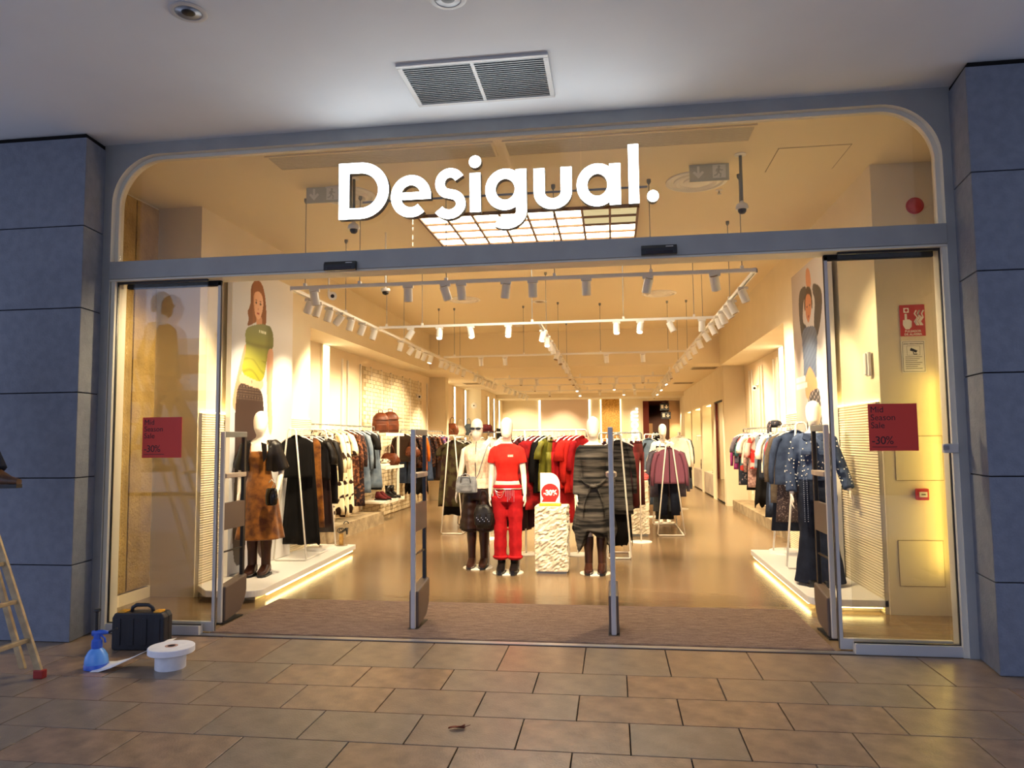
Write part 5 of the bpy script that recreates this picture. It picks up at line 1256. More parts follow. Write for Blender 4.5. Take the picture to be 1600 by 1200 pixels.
# second left wall rail
wall_rail('second clothes rail on the left wall past the brick shelves', -4.33, 14.6, 18.3, 1.76, 1)
W2 = [('leather_jacket','dark brown leather jacket',T,'satin_brown',D_(w=.46,L=.62,sl=.5)),('jeans','blue wide jeans',J,'denim',D_(w=.38,L=1.08,flare=.11)),('blouse','dark paisley blouse',T,'dark_paisley',D_(w=.44,L=.72,sl=.5)),('blouse','brown paisley blouse',T,'paisley',D_(w=.44,L=.78,sl=.5)),('long_skirt','black pointed-hem skirt',S_,'black',D_(w=.36,L=1.22,flare=.08,hem=.16)),
  ('scarf_top','bright orange knitted top',T,'orange',D_(w=.34,L=.86,sl=.5)),('denim_skirt','blue denim long skirt',S_,'denim',D_(w=.38,L=1.10,flare=.06)),('jacket','dark patterned jacket',T,'dark_paisley',D_(w=.46,L=.80,sl=.55)),('jeans','dark straight jeans',J,'denim_dark',D_(w=.36,L=1.08,flare=.09)),('blouse','paisley short blouse',T,'paisley',D_(w=.44,L=.66,sl=.5)),
  ('long_skirt','dark brown long skirt',S_,'satin_brown',D_(w=.36,L=1.15,flare=.05)),('blouse','purple and rust printed blouse',T,'purple_print',D_(w=.46,L=.82,sl=.55)),('jeans','mid blue cropped jeans',J,'denim',D_(w=.38,L=1.05,flare=.12)),('blouse','purple printed tunic',T,'purple_print',D_(w=.46,L=.86,sl=.55))]
rail_row(W2, (-4.33,14.7,1.76), (-4.33,18.2,1.76), 0, 'second left wall rail', 'clothes on the second left wall rail')
slouch_bag('rust shoulder bag hanging before the second left wall rail', (-4.12,14.75,1.42), F['brown_leather'], .16, .22)
# high heel on golden stand at the end of the left platform
t = thing('shoe_stand', 'gold round shoe stand at the back end of the left platform', 'stand', (-3.72,9.72,.12)); obj('foot', MB().lathe([(.001,0),(.09,0),(.09,.008),(.001,.012)],24), F['chain'], t); obj('column', MB().tube([(0,0,.01),(0,0,.16)], .03, 14), m_gold, t, smooth=True)
t = thing('sandal', 'black strappy heeled sandal on the gold shoe stand', 'shoe', (-3.70,9.72,.28), -.7)
obj('sole', MB().tube([(-.13,0,.02),(-.05,0,.015),(.03,0,.04),(.11,0,.085)], [.02,.036,.03,.028], 10, flat=.3), F['boot_black'], t, smooth=True); obj('heel', MB().tube([(.11,0,.08),(.115,0,0)], [.018,.009], 8), F['boot_black'], t, smooth=True)
for x, z in ((-.08,.035),(-.03,.04),(.09,.14)): obj('strap', MB().tube([(x,.036*math.cos(a),z+.035*math.sin(a)) for a in [PI*i/10 for i in range(11)]], .006, 6), F['boot_black'], t)
t = thing('plinth_disc', 'low white round plinth at the back of the left platform', 'plinth', (-3.86,9.35,.12)); obj('disc', MB().lathe([(.001,0),(.20,0),(.20,.03),(.19,.036),(.001,.036)],36), m_whitep, t, smooth=True, angle=40); obj('pole_socket', MB().lathe([(.02,.036),(.02,.06),(.001,.06)],14), m_white, t)
# bag shelves at the back left
for z, lab in ((1.66,'upper lit shelf with handbags at the back left'),(1.15,'middle lit shelf with a dark handbag at the back left'),(.70,'lower lit shelf with shoes at the back left')):
    tt = shelf(-4.72,-4.20,19.3,22.4,z,lab); tt['group'] = 'lit bag shelves'
slouch_bag('brown pointed handbag at the left of the upper lit shelf', (-4.38,19.7,2.0), F['brown_leather'], .17, .33); slouch_bag('white handbag in the middle of the upper lit shelf', (-4.36,20.7,1.96), F['white'], .15, .28); slouch_bag('white and navy tall handbag at the right of the upper lit shelf', (-4.34,21.8,2.02), F['denim_pale'], .15, .35); slouch_bag('black handbag on the middle lit shelf', (-4.36,20.7,1.40), F['leather'], .17, .25)
t = thing('wall_loudspeaker', 'small black round speaker on the wall between the lit bays at back left', 'speaker', (-4.48,23.4,2.65)); obj('rim', MB().lathe([(.09,0),(.10,.01),(.07,.02)],20).xf(Matrix.Rotation(PI/2,4,'X')), m_whitep, t); obj('cone', MB().lathe([(.075,.015),(.001,.022)],18).xf(Matrix.Rotation(PI/2,4,'X')), m_black, t)
# A-frame rack with camouflage clothes
a_rack('white A-frame rack of camouflage clothes behind the mannequin in sunglasses', (-2.66,11.9,0), 0, 1.3, 1.62, .36)
rail_row([('dress','dark green camouflage ruffled dress',T,'camo',D_(w=.44,L=1.15,sl=.15,flare=.06,folds=.014)),('skirt','black long skirt',S_,'black',D_(w=.40,L=1.30,flare=.06,hem=.03)),('dress','brown camouflage dress',T,'camo',D_(w=.44,L=1.10,sl=.5)),('jacket','brown jacket',T,'dark_paisley',D_(w=.46,L=.9,sl=.5))], (-2.66,11.95,1.62), (-2.66,13.1,1.62), 0, 'floor rack', 'camouflage clothes on the left floor rack')
# white clothes rail behind the two front mannequins
def floor_rail(lab, p0, p1, h, mat, posts, disc=True):
    p0, p1 = Vector(p0), Vector(p1); t = thing('floor_rail', lab, 'clothes rail', p0, math.atan2((p1-p0).y,(p1-p0).x), 'floor rails'); L = (p1-p0).length
    obj('bar', MB().tube([(0,0,h-.10),(0,0,h-.02),(.02,0,h),(L-.02,0,h),(L,0,h-.02),(L,0,h-.10)], .012, 8), mat, t, smooth=True)
    for x in posts:
        obj('post', MB().tube([(x,0,.01),(x,0,h)], .012, 8), m_white, t, smooth=True)
        obj('foot', MB().lathe([(.001,0),(.16,0),(.16,.012),(.001,.016)],28,(x,0,0)), m_white, t, smooth=True, angle=40)
    return t
floor_rail('bronze floor rail of white tops behind the red T-shirt mannequin', (-2.25,11.4,0), (-1.60,11.4,0), 1.66, F['chain'], (.3,))
rail_row([('blouse','white blouse',T,'white',D_(w=.44,L=.66,sl=.5)),('blouse','white ribbed blouse',T,'white',D_(w=.44,L=.70,sl=.5)),('blouse','cream blouse',T,'cream',D_(w=.44,L=.68,sl=.5))], (-2.15,11.4,1.66), (-1.65,11.4,1.66), 1.2, 'bronze rail', 'white tops behind the red mannequin', 'left')
t = thing('felt_hat', 'dark red felt hat on the bronze rail between the two front mannequins', 'hat', (-1.98,11.4,1.675)); obj('brim', MB().lathe([(.001,0),(.15,.0),(.155,.008),(.09,.014)],28), F['burgundy'], t, smooth=True); obj('crown', MB().lathe([(.09,.01),(.085,.08),(.06,.11),(.001,.10)],24), F['burgundy'], t, smooth=True)
t = thing('display_screen', 'black upright screen near the back wall between the rails', 'screen', (-3.95,26.5,0)); obj('panel', MB().box(-.28,.28,-.03,.03,.9,1.95), m_black, t, bevel=.01); obj('stand', MB().box(-.04,.04,-.03,.03,.02,.9), m_black, t); obj('foot', MB().box(-.2,.2,-.15,.15,0,.02), m_black, t)
# long floor rail of red and dark clothes
floor_rail('long floor rail of burgundy, plaid, olive and red clothes behind the stone pedestal', (-1.42,9.95,0), (-.36,9.95,0), 1.665, m_white, (.22,.92))
RM = [('trousers','burgundy wide trousers',J,'burgundy',D_(w=.36,L=1.25,flare=.10)),('coat','burgundy long coat',T,'burgundy',D_(w=.42,L=1.32,sl=.55)),('trousers','wine wide trousers',J,'wine',D_(w=.36,L=1.28,flare=.10)),('plaid_coat','red and black plaid coat',T,'plaid',D_(w=.50,L=.98,sl=.60,th=.08)),('plaid_coat','second red plaid coat',T,'plaid',D_(w=.50,L=1.02,sl=.60,th=.08)),('jacket','black jacket',T,'black',D_(w=.42,L=.8,sl=.5)),('satin_blouse','olive green satin top',T,'olive',D_(w=.40,L=.78,sl=.2)),('satin_trousers','olive green satin trousers',J,'olive',D_(w=.36,L=.95,flare=.09)),
  ('trousers','bright red long trousers',J,'red',D_(w=.36,L=1.28,flare=.09)),('dress','bright red long dress',T,'red',D_(w=.38,L=1.22,sl=0,flare=.03)),('top','red short-sleeved top',T,'redtee',D_(w=.44,L=.74,sl=.22)),('jumper','red jumper',T,'redtee',D_(w=.46,L=.80,sl=.5)),('blouse','red ruffled blouse',T,'red',D_(w=.44,L=.76,sl=.35,folds=.014))]
rail_row(RM, (-1.36,9.95,1.665), (-.40,9.95,1.665), 1.05, 'long middle rail', 'clothes on the long middle rail', 'left', jit=.10)
floor_rail('grey floor rail of wine trousers behind the striped dress mannequin', (-.22,11.2,0), (.42,11.2,0), 1.63, m_grille, (.60,))
rail_row([('trousers','dark wine trousers',J,'wine',D_(w=.34,L=1.10,flare=.09)) for _ in range(6)]+[('trousers','dark red label trousers',J,'burgundy',D_(w=.34,L=1.05,flare=.09))], (-.15,11.2,1.63), (.40,11.2,1.63), 1.15, 'grey floor rail', 'wine trousers on the grey rail', 'left', jit=.05)
a_rack('narrow white A-frame rack of striped knits behind the edge-on security gate', (.045,9.62,0), 0, .5, 1.60, .30)
rail_row([('knit_dress','grey and black striped long dress',T,'knit',D_(w=.30,L=1.0,sl=.58,flare=.03)),('fringe_skirt','black long fringed skirt',S_,'black',D_(w=.26,L=1.30,flare=.03,folds=.012,hem=.14)),('knit_coat','dark knitted coat',T,'knit',D_(w=.32,L=.95,sl=.55))], (.06,9.62,1.60), (.06,10.1,1.60), 0, 'narrow rack', 'knits on the narrow rack')
# A-frame rack with mauve cardigan
a_rack('white A-frame rack with a mauve cardigan at its front end', (.875,11.9,0), 0, 1.5, 1.46, .42)
rail_row([('cardigan','mauve ribbed cardigan with dark edging',T,'mauve',D_(w=.44,L=.62,sl=.5,fabric2='mauve')),('jeans','dark blue-grey slim jeans',J,'denim_dark',D_(w=.36,L=1.14,flare=.07)),('long_cardigan','grey long cardigan',T,'greyknit',D_(w=.56,L=.86,sl=.62)),('jeans','blue-grey wide jeans',J,'denim_pale',D_(w=.46,L=1.12,flare=.11)),('jacket','brown patterned jacket',T,'paisley',D_(w=.48,L=.9,sl=.5)),('coat','dark grey coat',T,'bluegrey',D_(w=.50,L=1.05,sl=.55))], (.875,11.88,1.47), (.875,13.2,1.47), 0, 'mauve cardigan rack', 'clothes on the mauve cardigan rack', jit=.04)
# racks farther back
floor_rail('far floor rail of black tops left of the mauve cardigan rack', (.60,14.6,0), (1.0,14.9,0), 1.62, m_white, (.2,))
rail_row([('tunic','black and grey tunic',T,'bluegrey',D_(w=.48,L=.9,sl=.3)),('tunic','black long tunic',T,'black',D_(w=.46,L=.95,sl=.3)),('tunic','black tunic with white hanger',T,'black',D_(w=.46,L=.9,sl=.3))], (.62,14.6,1.62), (.98,14.85,1.62), .3, 'far rail of tunics', 'black tunics on the far rail', 'left')
floor_rail('far floor rail of black and white jackets right of the far mannequin', (1.35,15.8,0), (1.5,17.0,0), 1.66, m_white, (.6,))
rail_row([('jacket','white jacket',T,'white',D_(w=.46,L=.70,sl=.55)),('jacket','black and white jacket',T,'black',D_(w=.46,L=.95,sl=.5)),('jacket','grey long jacket',T,'bluegrey',D_(w=.46,L=1.2,sl=.5)),('jacket','black short jacket',T,'leather',D_(w=.46,L=.8,sl=.5))], (1.35,15.8,1.66), (1.5,16.9,1.66), .2, 'far right rail', 'jackets on the far right rail')
floor_rail('back wall rail of pale tops under the hot spot', (-2.5,25.5,0), (-1.1,25.5,0), 1.6, m_white, (.3,1.1))
rail_row([('blouse','pale pink blouse',T,'cream',D_(w=.44,L=.8,sl=.5)),('blouse','white back blouse',T,'white',D_(w=.44,L=.8,sl=.5)),('blouse','dusky rose blouse',T,'rose_print',D_(w=.44,L=.8,sl=.5)),('blouse','red back blouse',T,'red_cloth',D_(w=.44,L=.8,sl=.5))], (-2.4,25.5,1.6), (-1.2,25.5,1.6), 1.0, 'rail at the back wall', 'tops on the back wall rail', 'left')
# right wall rail
wall_rail('long grey clothes rail along the right wall', 2.45, 9.9, 14.4, 1.70, -1)
WR = [('denim_jacket','studded light denim jacket',T,'denim',D_(w=.46,L=.62,sl=.55)),('blazer','long taupe blazer',T,'taupe',D_(w=.44,L=1.0,sl=.55)),('sequin_dress','dark sequin long dress',T,'sequin',D_(w=.40,L=1.25,sl=.3,flare=.04)),('tshirt','red T-shirt over dark jacket',T,'red_cloth',D_(w=.44,L=.60,sl=.22)),('denim_coat','dark denim long coat',T,'denim',D_(w=.46,L=1.18,sl=.55)),('denim_skirt','dark denim maxi skirt',S_,'denim_dark',D_(w=.38,L=1.30,flare=.06)),('blouse','white blouse',T,'white',D_(w=.44,L=.66,sl=.3)),
  ('overshirt','black dress with denim panels',T,'dark_floral',D_(w=.42,L=.78,sl=.0)),('long_skirt','black layered pointed skirt',S_,'black',D_(w=.40,L=1.12,flare=.07,folds=.014,hem=.12)),('denim_corset','blue denim corset top',T,'denim_pale',D_(w=.38,L=.62,sl=.0)),('blouse','rose print blouse with red flowers',T,'rose_red',D_(w=.44,L=.64,sl=.3)),('long_blouse','rose sparkling long blouse',T,'rose_print',D_(w=.44,L=.96,sl=.55)),('skirt','black straight skirt',S_,'black',D_(w=.38,L=1.02,flare=.02)),
  ('tshirt','white T-shirt',T,'white',D_(w=.46,L=.58,sl=.24)),('blouse','teal and red printed blouse',T,'teal',D_(w=.44,L=.72,sl=.3)),('dress','dark starry denim dress',T,'dark_floral',D_(w=.42,L=.98,sl=.3)),('tshirt','grey printed T-shirt',T,'greyknit',D_(w=.46,L=.60,sl=.24)),('cardigan','magenta cardigan',T,'magenta',D_(w=.42,L=.72,sl=.5))]
rail_row(WR, (2.45,10.0,1.70), (2.45,14.3,1.70), 0, 'right wall rail', 'clothes on the right wall rail')
a_rack('white A-frame rack on the right platform behind the denim jacket mannequin', (2.03,8.35,.12), -.08, 1.1)
rail_row([('denim_jacket','dark denim jacket',T,'denim',D_(w=.44,L=.66,sl=.5)),('sequin_skirt','dark sequin long skirt',S_,'sequin',D_(w=.34,L=1.1,flare=.04)),('blazer','taupe and grey blazer',T,'taupe',D_(w=.44,L=.9,sl=.5)),('jeans','dark flared jeans',J,'denim_dark',D_(w=.36,L=1.25,flare=.12))], (2.04,8.6,1.70), (2.10,9.4,1.70), 0, 'right platform rack', 'clothes on the right platform rack')
t = thing('plinth_disc', 'low white round plinth at the back of the right platform', 'plinth', (2.08,9.52,.12)); obj('disc', MB().lathe([(.001,0),(.20,0),(.20,.03),(.19,.036),(.001,.036)],36), m_whitep, t, smooth=True, angle=40); obj('pole_socket', MB().lathe([(.02,.036),(.02,.06),(.001,.06)],14), m_white, t)
t = thing('folded_scarf', 'patterned scarf draped over the right wall rail', 'clothing', (2.44,11.6,1.71)); obj('wrap', MB().ell([(-.02,0,0,.05,.20),(.03,0,0,.10,.24),(.07,0,0,.08,.20),(.09,0,0,.03,.12)], 24), F['dark_floral'], t, smooth=True); obj('tail', MB().box(-.10,-.07,-.12,.10,-.20,.03), F['dark_floral'], t, bevel=.012)
# things in the right niches
shoe_pair((2.72,18.0+2.2,.60), 1.0, 'boot_black', 'black boots on the marble ledge of the first niche')
backpack((2.70,22.3,.60), -.4, 'leather', 'black backpack on the marble ledge of the middle niche', 1.0)
t = shelf(2.60,2.95,21.9,23.7,1.62,'small white shelf with a black heel in the middle niche'); t['group'] = 'niche shelves'
t = thing('heeled_shoe', 'black high-heeled shoe on the small niche shelf', 'shoe', (2.70,22.4,1.62), 1.6)
obj('sole', MB().tube([(-.13,0,.03),(-.05,0,.03),(.03,0,.07),(.11,0,.14)], [.025,.04,.036,.04], 10, flat=.5), F['boot_black'], t, smooth=True); obj('heel', MB().tube([(.11,0,.13),(.115,0,0)], [.02,.009], 8), F['boot_black'], t, smooth=True)
# ---------------------------------------------------------------- stone pedestals
def pedestal(lab, x, y, w, d, h, seed):
    t = thing('stone_pedestal', lab, 'pedestal', (x,y,0), 0, 'rough stone pedestals')
    r = random.Random(seed); nz = int(h/.022); per = []
    K = 14
    for q in range(K): per.append((-w/2+w*q/K, -d/2, 0,-1))
    for q in range(K): per.append((w/2, -d/2+d*q/K, 1,0))
    for q in range(K): per.append((w/2-w*q/K, d/2, 0,1))
    for q in range(K): per.append((-w/2, d/2-d*q/K, -1,0))
    rings = []
    for i in range(nz+1):
        z = .03+(h-.03)*i/nz; rr = []
        for j, (px, py, nx, ny) in enumerate(per):
            a = (r.random()-.5)*.026+.006*math.sin(i*.35+j*1.9+3*math.sin(j*.7)); e = 0 if (i in (0,nz)) else a
            c = j % K == 0
            rr.append((px+(nx-(1 if False else 0))*e*(.6 if c else 1), py+ny*e*(.6 if c else 1), z))
        rings.append(rr)
    obj('stone_block', MB().loft(rings), m_stoneped, t)
    obj('base', MB().box(-w/2+.015,w/2-.015,-d/2+.015,d/2-.015,0,.03), m_grille, t)
    return t
pedestal('rough white stone pedestal with the discount sign on it', -.735, 8.70, .375, .38, .765, 1)
pedestal('rough stone pedestal with the red and pink bag, right of the striped dress mannequin', .33, 12.08, .40, .40, .87, 2)
pedestal('rough stone pedestal far behind the first one', -.80, 14.9, .50, .40, .72, 4)
t = thing('discount_sign', 'white upright discount sign with red circle on the stone pedestal', 'sign', (-.75,8.64,.765))
obj('card', MB().prism([(-.115,.03),(.115,.03),(.115,.25)] + [(.0+.115*math.cos(a),.25+.135*math.sin(a)) for a in [PI/2*i/10 for i in range(1,11)]] + [(-.115,.385)], 'y', -.004, .004), m_whitep, t)
obj('red_disc', MB().prism([(.0+.105*math.cos(a),.155+.105*math.sin(a)) for a in [math.radians(-40+260*i/28) for i in range(29)]]+[(-.10,.045),(.06,.045)], 'y', -.0055, -.004), mr_, t)
text('-30%', .085, mwt, t, at(.0,-.006,.125), .0006, align='CENTER', offset=.004, space=.88)
for k, (wa, wb) in enumerate(((-.05,.035),(-.06,.03),(-.035,.03))): obj('print_line', MB().box(wa,wb,-.0048,-.004,.348-.03*k,.356-.03*k), pmat('faint_print', rgb(206,214,204), rough=.6), t)
obj('base', MB().box(-.125,.125,-.06,.06,0,.032), pmat('sign_base_yellow', rgb(226,160,36), rough=.5), t, bevel=.004)
t = slouch_bag('red bag lying on the right stone pedestal', (.22,12.08,1.06), F['red_cloth'], .14, .19); 
t = thing('woven_bag', 'pink and white striped round bag on the right stone pedestal', 'bag', (.40,12.05,.87)); obj('pouch', MB().ell([(0,0,0,.12,.10),(.03,0,0,.16,.13),(.08,0,0,.15,.12),(.12,0,0,.10,.08)], 26), F['pink'], t, smooth=True); obj('rim', MB().tube([(.10*math.cos(a),.08*math.sin(a),.12+.03*math.cos(a)) for a in [2*PI*i/20 for i in range(20)]], .016, 8, closed=True), F['white'], t, smooth=True)
# signs hanging in the corridor
for x, z, lab in ((1.92,2.70,'upper black hanging direction sign with white arrow at the corridor'),(1.97,2.38,'lower black hanging direction sign at the corridor'),(1.80,1.70,'small dark notice above the far mannequin in the corridor')):
    y = 28.0 if z > 2 else 32.5
    t = thing('direction_sign', lab, 'sign', (x,y-.05,z), 0, 'corridor signs'); w = .17 if z > 2 else .20
    obj('plate', MB().box(-w,w,-.01,.01,-.13,.13) if z > 2 else MB().box(-w,w,-.01,.01,-.11,.11), m_black, t)
    obj('arrow', MB().prism([(.05,.07),(.09,.07),(.09,-.01),(.12,.02),(.14,0),(.07,-.08),(0,0),(.02,.02),(.05,-.01)], 'y', -.014, -.01), mwt, t)
    obj('symbol', MB().box(-.13,-.04,-.014,-.01,-.06,.08), mwt, t)
    if z > 2: obj('hanger_rod', MB().tube([(0,0,.13),(0,0,2.95-z)], .01, 6), m_black, t)
# ---------------------------------------------------------------- things outside on the pavement
t = thing('tool_case', 'black plastic tool case with yellow latches before the left glass', 'case', (-3.565,5.22,0), .10)
m_case = pmat('case_plastic', rgb(26,28,36), rough=.5, bump=.1, bscale=60, c2=rgb(22,24,30), scale=8)
shell = [(-.19,0),(.19,0),(.20,.02),(.20,.24),(.18,.275),(-.18,.275),(-.20,.24),(-.20,.02)]
obj('front_shell', MB().prism(shell, 'y', -.065, -.004), m_case, t, bevel=.010); obj('back_shell', MB().prism(shell, 'y', .004, .065), m_case, t, bevel=.010)
obj('seam', MB().prism([(x*.985,z*.985+.002) for x,z in shell], 'y', -.005, .005), m_black, t)
for k in range(4): obj('rib', MB().box(-.15+.10*k-.02,-.15+.10*k+.02,-.071,-.064,.04,.235), m_case, t, bevel=.003)
obj('handle', MB().tube([(-.085,0,.268),(-.075,0,.305),(-.045,0,.322),(.045,0,.322),(.075,0,.305),(.085,0,.268)], .014, 10), m_case, t, smooth=True)
m_yel = pmat('latch_yellow', rgb(214,152,30), rough=.45)
for x in (-.135,.135): obj('latch', MB().box(x-.026,x+.026,-.05,.03,.258,.286), m_yel, t, bevel=.004)
t = thing('spray_bottle', 'blue pump spray bottle with black plunger standing on the pavement', 'bottle', (-3.575,4.74,0), .3)
m_blue = pmat('bottle_blue', rgb(96,158,236), rough=.25); m_blue2 = pmat('bottle_blue_dark', rgb(50,96,200), rough=.35)
obj('tank', MB().lathe([(.001,0),(.066,0),(.074,.01),(.076,.05),(.070,.085),(.052,.118),(.034,.135),(.030,.142)], 32), m_blue, t, smooth=True, angle=50)
obj('base_ring', MB().lathe([(.070,.0),(.078,.002),(.078,.03),(.075,.034)], 32), m_blue2, t, smooth=True, angle=50)
obj('neck', MB().lathe([(.034,.135),(.036,.15),(.033,.19),(.022,.20),(.022,.235),(.001,.236)], 24), m_blue2, t, smooth=True, angle=40)
obj('spray_head', MB().tube([(-.03,0,.235),(.03,0,.24),(.075,0,.238)], [.02,.018,.011], 12), m_blue2, t, smooth=True); obj('nozzle', MB().tube([(.07,0,.238),(.13,0,.262)], [.010,.006], 10), m_black, t, smooth=True)
obj('trigger', MB().tube([(.02,0,.225),(.05,0,.20),(.055,0,.17)], .007, 8), m_blue2, t, smooth=True)
obj('plunger', MB().tube([(-.005,0,.25),(-.005,0,.385)], .010, 10).lathe([(.001,.40),(.022,.40),(.024,.388),(.012,.378)],16,(-.005,0,0)), m_black, t, smooth=True, angle=50)
m_tape = pmat('paper_white', rgb(232,232,234), rgb(222,222,226), scale=20, rough=.85)
t = thing('paper_roll', 'small white paper roll standing on end under the wide roll', 'roll', (-3.06,4.80,0)); obj('roll', MB().lathe([(.02,0),(.098,0),(.10,.004),(.10,.112),(.096,.116),(.02,.116)], 40), m_tape, t, smooth=True, angle=40); obj('core', MB().lathe([(.02,.002),(.021,.114),(.017,.114),(.017,.002)],20), m_conc_dark, t)
t = thing('wide_paper_roll', 'wide flat white paper roll lying on the smaller roll with its end unrolled', 'roll', (-3.03,4.76,.116))
obj('roll', MB().lathe([(.032,0),(.145,0),(.15,.004),(.15,.040),(.146,.044),(.032,.044)], 48), m_tape, t, smooth=True, angle=40); obj('core', MB().lathe([(.040,.040),(.042,.0455),(.026,.0455),(.026,.0450)],28), pmat('card_core', rgb(190,150,134), rough=.8), t); obj('hole_shade', MB().lathe([(.026,.0452),(.001,.0458)],20), m_joint, t)  # roll top is closed; a dark disc stands in for the core's shade
P = [(-.10,.10,.02),(-.16,.09,.012),(-.22,.06,-.02),(-.30,.02,-.055),(-.38,-.02,-.085),(-.46,-.035,-.108),(-.52,-.04,-.113)]
vs = []; fs = []
for i, (x, y, z) in enumerate(P): vs += [(x,y-.075,z+.006*math.sin(i)),(x+.01,y,z+.012),(x+.02,y+.085,z+.018+.006*math.cos(i))]
for i in range(len(P)-1): fs += [(3*i,3*i+1,3*i+4,3*i+3),(3*i+1,3*i+2,3*i+5,3*i+4)]
o = obj('loose_end', MB().add(vs, fs), m_tape, t, smooth=True); so = o.modifiers.new('thick', 'SOLIDIFY'); so.thickness = .002
t = thing('fallen_leaf', 'dry brown leaf lying on the paving in front of the doorway', 'leaf', (-.865,3.97,.002), .3)
vs = []; n = 9
for i in range(n):
    u = i/(n-1); x = -.045+.09*u; w = .018*math.sin(PI*u)**.7; vs += [(x,-w,.010+.012*u),(x,0,.003+.004*math.sin(5*u)),(x,w,.012-.004*u)]
fs = []
for i in range(n-1): fs += [(3*i,3*i+1,3*i+4,3*i+3),(3*i+1,3*i+2,3*i+5,3*i+4)]
o = obj('blade', MB().add(vs, fs), pmat('leaf_brown', rgb(140,70,40), rgb(104,50,30), scale=30, rough=.8), t, smooth=True); so = o.modifiers.new('thick', 'SOLIDIFY'); so.thickness = .0012
obj('stem', MB().tube([(.045,0,.008),(.075,.01,.012)], .0015, 6), MATS['leaf_brown'], t)
# stepladder and the worker on it (mostly left of the view)
t = thing('stepladder', 'pale stepladder with a red foot at the left edge of the pavement', 'ladder', (-3.80,4.5,0))
m_lad = pmat('ladder_metal', rgb(186,164,124), rgb(160,138,102), scale=12, rough=.45, metal=.2); m_redp = pmat('ladder_foot_red', rgb(150,34,26), rough=.6)
def rail_bar(x0, y, z0, x1, z1, w=.055): return MB().prism([(x0-w/2,z0),(x0+w/2,z0),(x1+w/2,z1),(x1-w/2,z1)], 'y', y-.012, y+.012)
AX, AZ = -.95, 2.35
for y in (0,-.44):
    obj('rail', rail_bar(.0,y,.03,AX,AZ,.05), m_lad, t, bevel=.004)
    obj('inner_rail', rail_bar(-.17,y+.05,.04,-.98,2.3,.045), m_lad, t, bevel=.004)
    obj('rear_rail', rail_bar(-1.85,y,.03,AX-.03,AZ,.05), m_lad, t, bevel=.004)
    obj('foot', MB().box(-.035,.035,y-.022,y+.022,0,.055), m_redp, t, bevel=.006); obj('foot', MB().box(-1.885,-1.815,y-.022,y+.022,0,.055), m_redp, t, bevel=.006)
for k in range(9):
    z = .245+.25*k; x = AX*z/AZ
    if z < 2.2:
        obj('rung', MB().box(x-.018,x+.018,-.46,.025,z-.014,z+.014), m_lad, t, bevel=.004); obj('rear_rung', MB().box(-1.85+(AX+1.85)*z/AZ-.016,-1.85+(AX+1.85)*z/AZ+.016,-.455,.02,z-.012,z+.012), m_lad, t, bevel=.004)
obj('hinge', MB().box(AX-.06,AX+.04,-.47,.03,AZ-.03,AZ+.04), m_lad, t, bevel=.01)
pz = 1.245+.014
w = thing('person', 'person in dark work clothes and brown shoes standing on the stepladder', 'person', (-4.52,4.46,pz), PI/2)
aL, aR = ((-.25,.03,1.14),(-.25,-.02,.92)), ((.25,.03,1.14),(.25,-.02,.92))
skin = pmat('skin', rgb(206,160,132), rough=.55)
LG = {-1: [(-.08,0,.86,.085),(-.08,-.12,.68,.068),(-.08,-.24,.50,.052),(-.08,-.31,.30,.048),(-.08,-.42,.10,.033)], 1: [(.08,0,.86,.085),(.08,.02,.66,.068),(.08,.04,.48,.052),(.08,.04,.30,.048),(.08,.02,.10,.033)]}
link('body', fuse(body_mb(aL, aR, .5, legs=LG, face=True), 'body', skin, .008, 2), w)
mb = MB().loft(wear(.80,1.04,.018))
for s in (-1,1): mb.tube([q[:3] for q in LG[s]], [.10,.092,.086,.086,.086], 16)
link('trousers', fuse(mb, 'trousers', F['denim_dark'], .011, 4), w)
mb = MB().loft(wear(.95,1.50,.024,fold=.005))
for s, a in ((-1,aL),(1,aR)): sleeve(mb, s, *a, .95, .068, .05)
link('jacket', fuse(mb, 'jacket', F['black'], .011, 4), w)
obj('hair', MB().ell([(1.62,0,.045,.068,.062),(1.68,0,.03,.080,.080),(1.74,0,.012,.079,.098),(1.79,0,.006,.060,.080),(1.822,0,.004,.02,.03)], 22), pmat('hair_brown', rgb(48,32,24), rgb(34,22,18), scale=40, rough=.7), w, smooth=True)
for s in (-1,1): obj('eye', MB().ell([(1.688,s*.03,-.098,.004,.004),(1.694,s*.03,-.1,.009,.007),(1.70,s*.03,-.098,.004,.004)], 10), m_black, w, smooth=True)
obj('mouth', MB().tube([(-.022,-.098,1.612),(0,-.106,1.610),(.022,-.098,1.612)], .005, 6), pmat('lip', rgb(168,96,88), rough=.6), w, smooth=True)
boots(w, pmat('work_shoe_brown', rgb(96,64,40), rgb(70,46,28), scale=12, rough=.5), .16, toe=.185, wide=1.12, x=.08, dy=(-.42,.02))
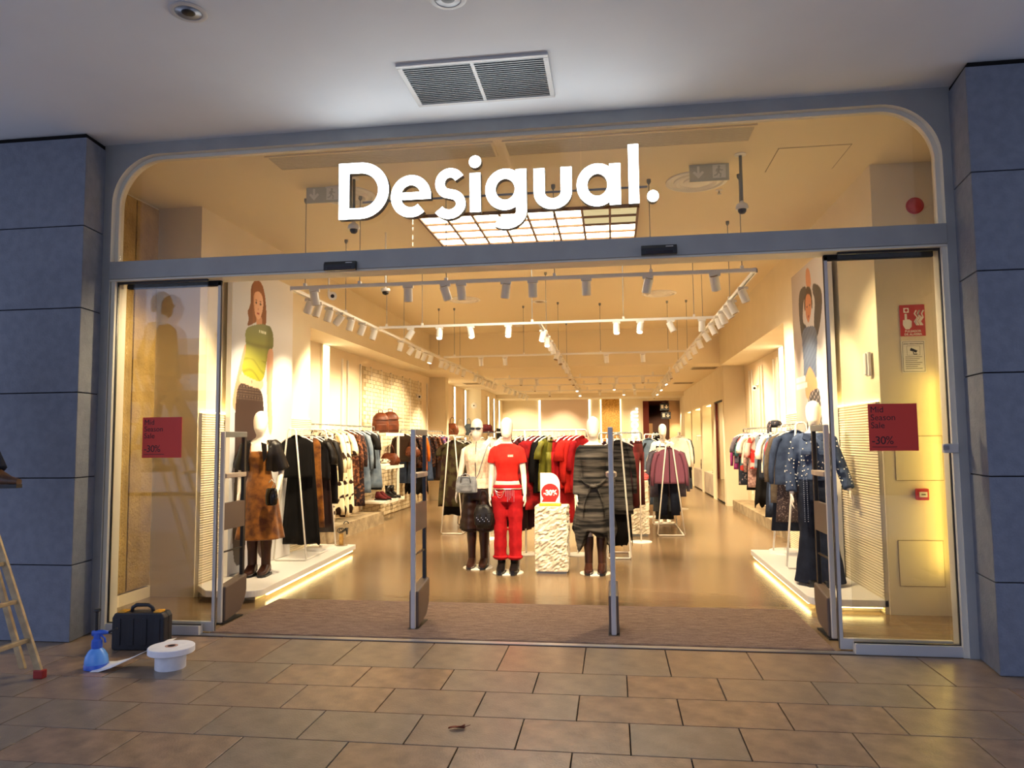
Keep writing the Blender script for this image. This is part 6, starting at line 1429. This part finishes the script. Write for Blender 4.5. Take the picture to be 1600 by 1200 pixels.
# ---------------------------------------------------------------- the street behind the camera (seen only as a reflection in the left glass)
m_kiosk = pmat('kiosk_white', rgb(226,224,220), rough=.6)
t = thing('street_kiosk', 'pale street kiosk across the pavement, reflected in the left glass', 'kiosk', (-12.6,-10,0))
obj('cabin', MB().box(-2.4,2.6,-1.5,1.5,.1,4.6), m_kiosk, t, bevel=.03); obj('plinth', MB().box(-2.3,2.5,-1.4,1.4,0,.1), m_joint, t)
obj('sign_band', MB().box(-1.2,.9,1.5,1.54,3.55,4.1), pmat('kiosk_orange', rgb(196,116,60), rough=.6), t); obj('sign_band', MB().box(-1.6,1.2,1.5,1.54,2.75,3.05), pmat('kiosk_brown', rgb(150,104,70), rough=.6), t)
obj('counter', MB().box(-2.0,.4,1.5,1.8,1.35,1.5), MATS['kiosk_orange'], t)
t = thing('street_lamp', 'grey street lamp post beside the kiosk', 'lamp post', (-11.2,-8.2,0)); obj('post', MB().tube([(0,0,0),(0,0,7)], [.11,.07], 14), m_grille, t, smooth=True); obj('lantern', MB().lathe([(.001,7),(.16,7),(.24,7.4),(.05,7.6)],16), m_grille, t)
t = thing('street_tree', 'autumn brown street tree behind the kiosk', 'tree', (-13.6,-16.5,0)); obj('trunk', MB().tube([(0,0,0),(.1,0,3),(0,.1,6)], [.22,.17,.08], 12), pmat('bark', rgb(96,76,60), rgb(70,54,44), scale=8, rough=.9), t, smooth=True)
rt = random.Random(9); cl = MB()
for k in range(900):
    a, b = rt.uniform(0, 2*PI), rt.gauss(0, .5); r0 = rt.uniform(.5, 2.3); c = Vector((r0*math.cos(a)*math.cos(b), r0*math.sin(a)*math.cos(b), 6.0+1.6*math.sin(b)*1.4))
    u = Vector((rt.gauss(0,1), rt.gauss(0,1), rt.gauss(0,1))).normalized()*.16; v = u.cross(Vector((rt.gauss(0,1), rt.gauss(0,1), rt.gauss(0,1)))).normalized()*.10
    cl.add([c-u, c+v, c+u, c-v], [(0,1,2,3)])
o = obj('foliage', cl, pmat('autumn_leaf', rgb(150,92,58), rgb(120,70,44), scale=3, rough=.8), t); o['kind'] = 'stuff'
# ---------------------------------------------------------------- lift any part names that Blender numbered: done by suffix, nothing to do

t = thing('sky_block_building', 'unseen dark building added to block sky reflections in the right glass', 'building', (9.0,-12,0))  # never in view; added to keep bright sky out of the right pane
obj('walls', MB().box(-7,9,-4,3,0,16), pmat('dark_render', rgb(70,68,70), rgb(60,58,62), scale=2, rough=.8), t)
for i in range(6):
    for j in range(4): obj('window', MB().box(-6.2+2.5*i,-4.8+2.5*i,2.98,3.03,1.2+3.6*j,3.2+3.6*j), pmat('dark_pane', rgb(40,46,56), rough=.1), t)
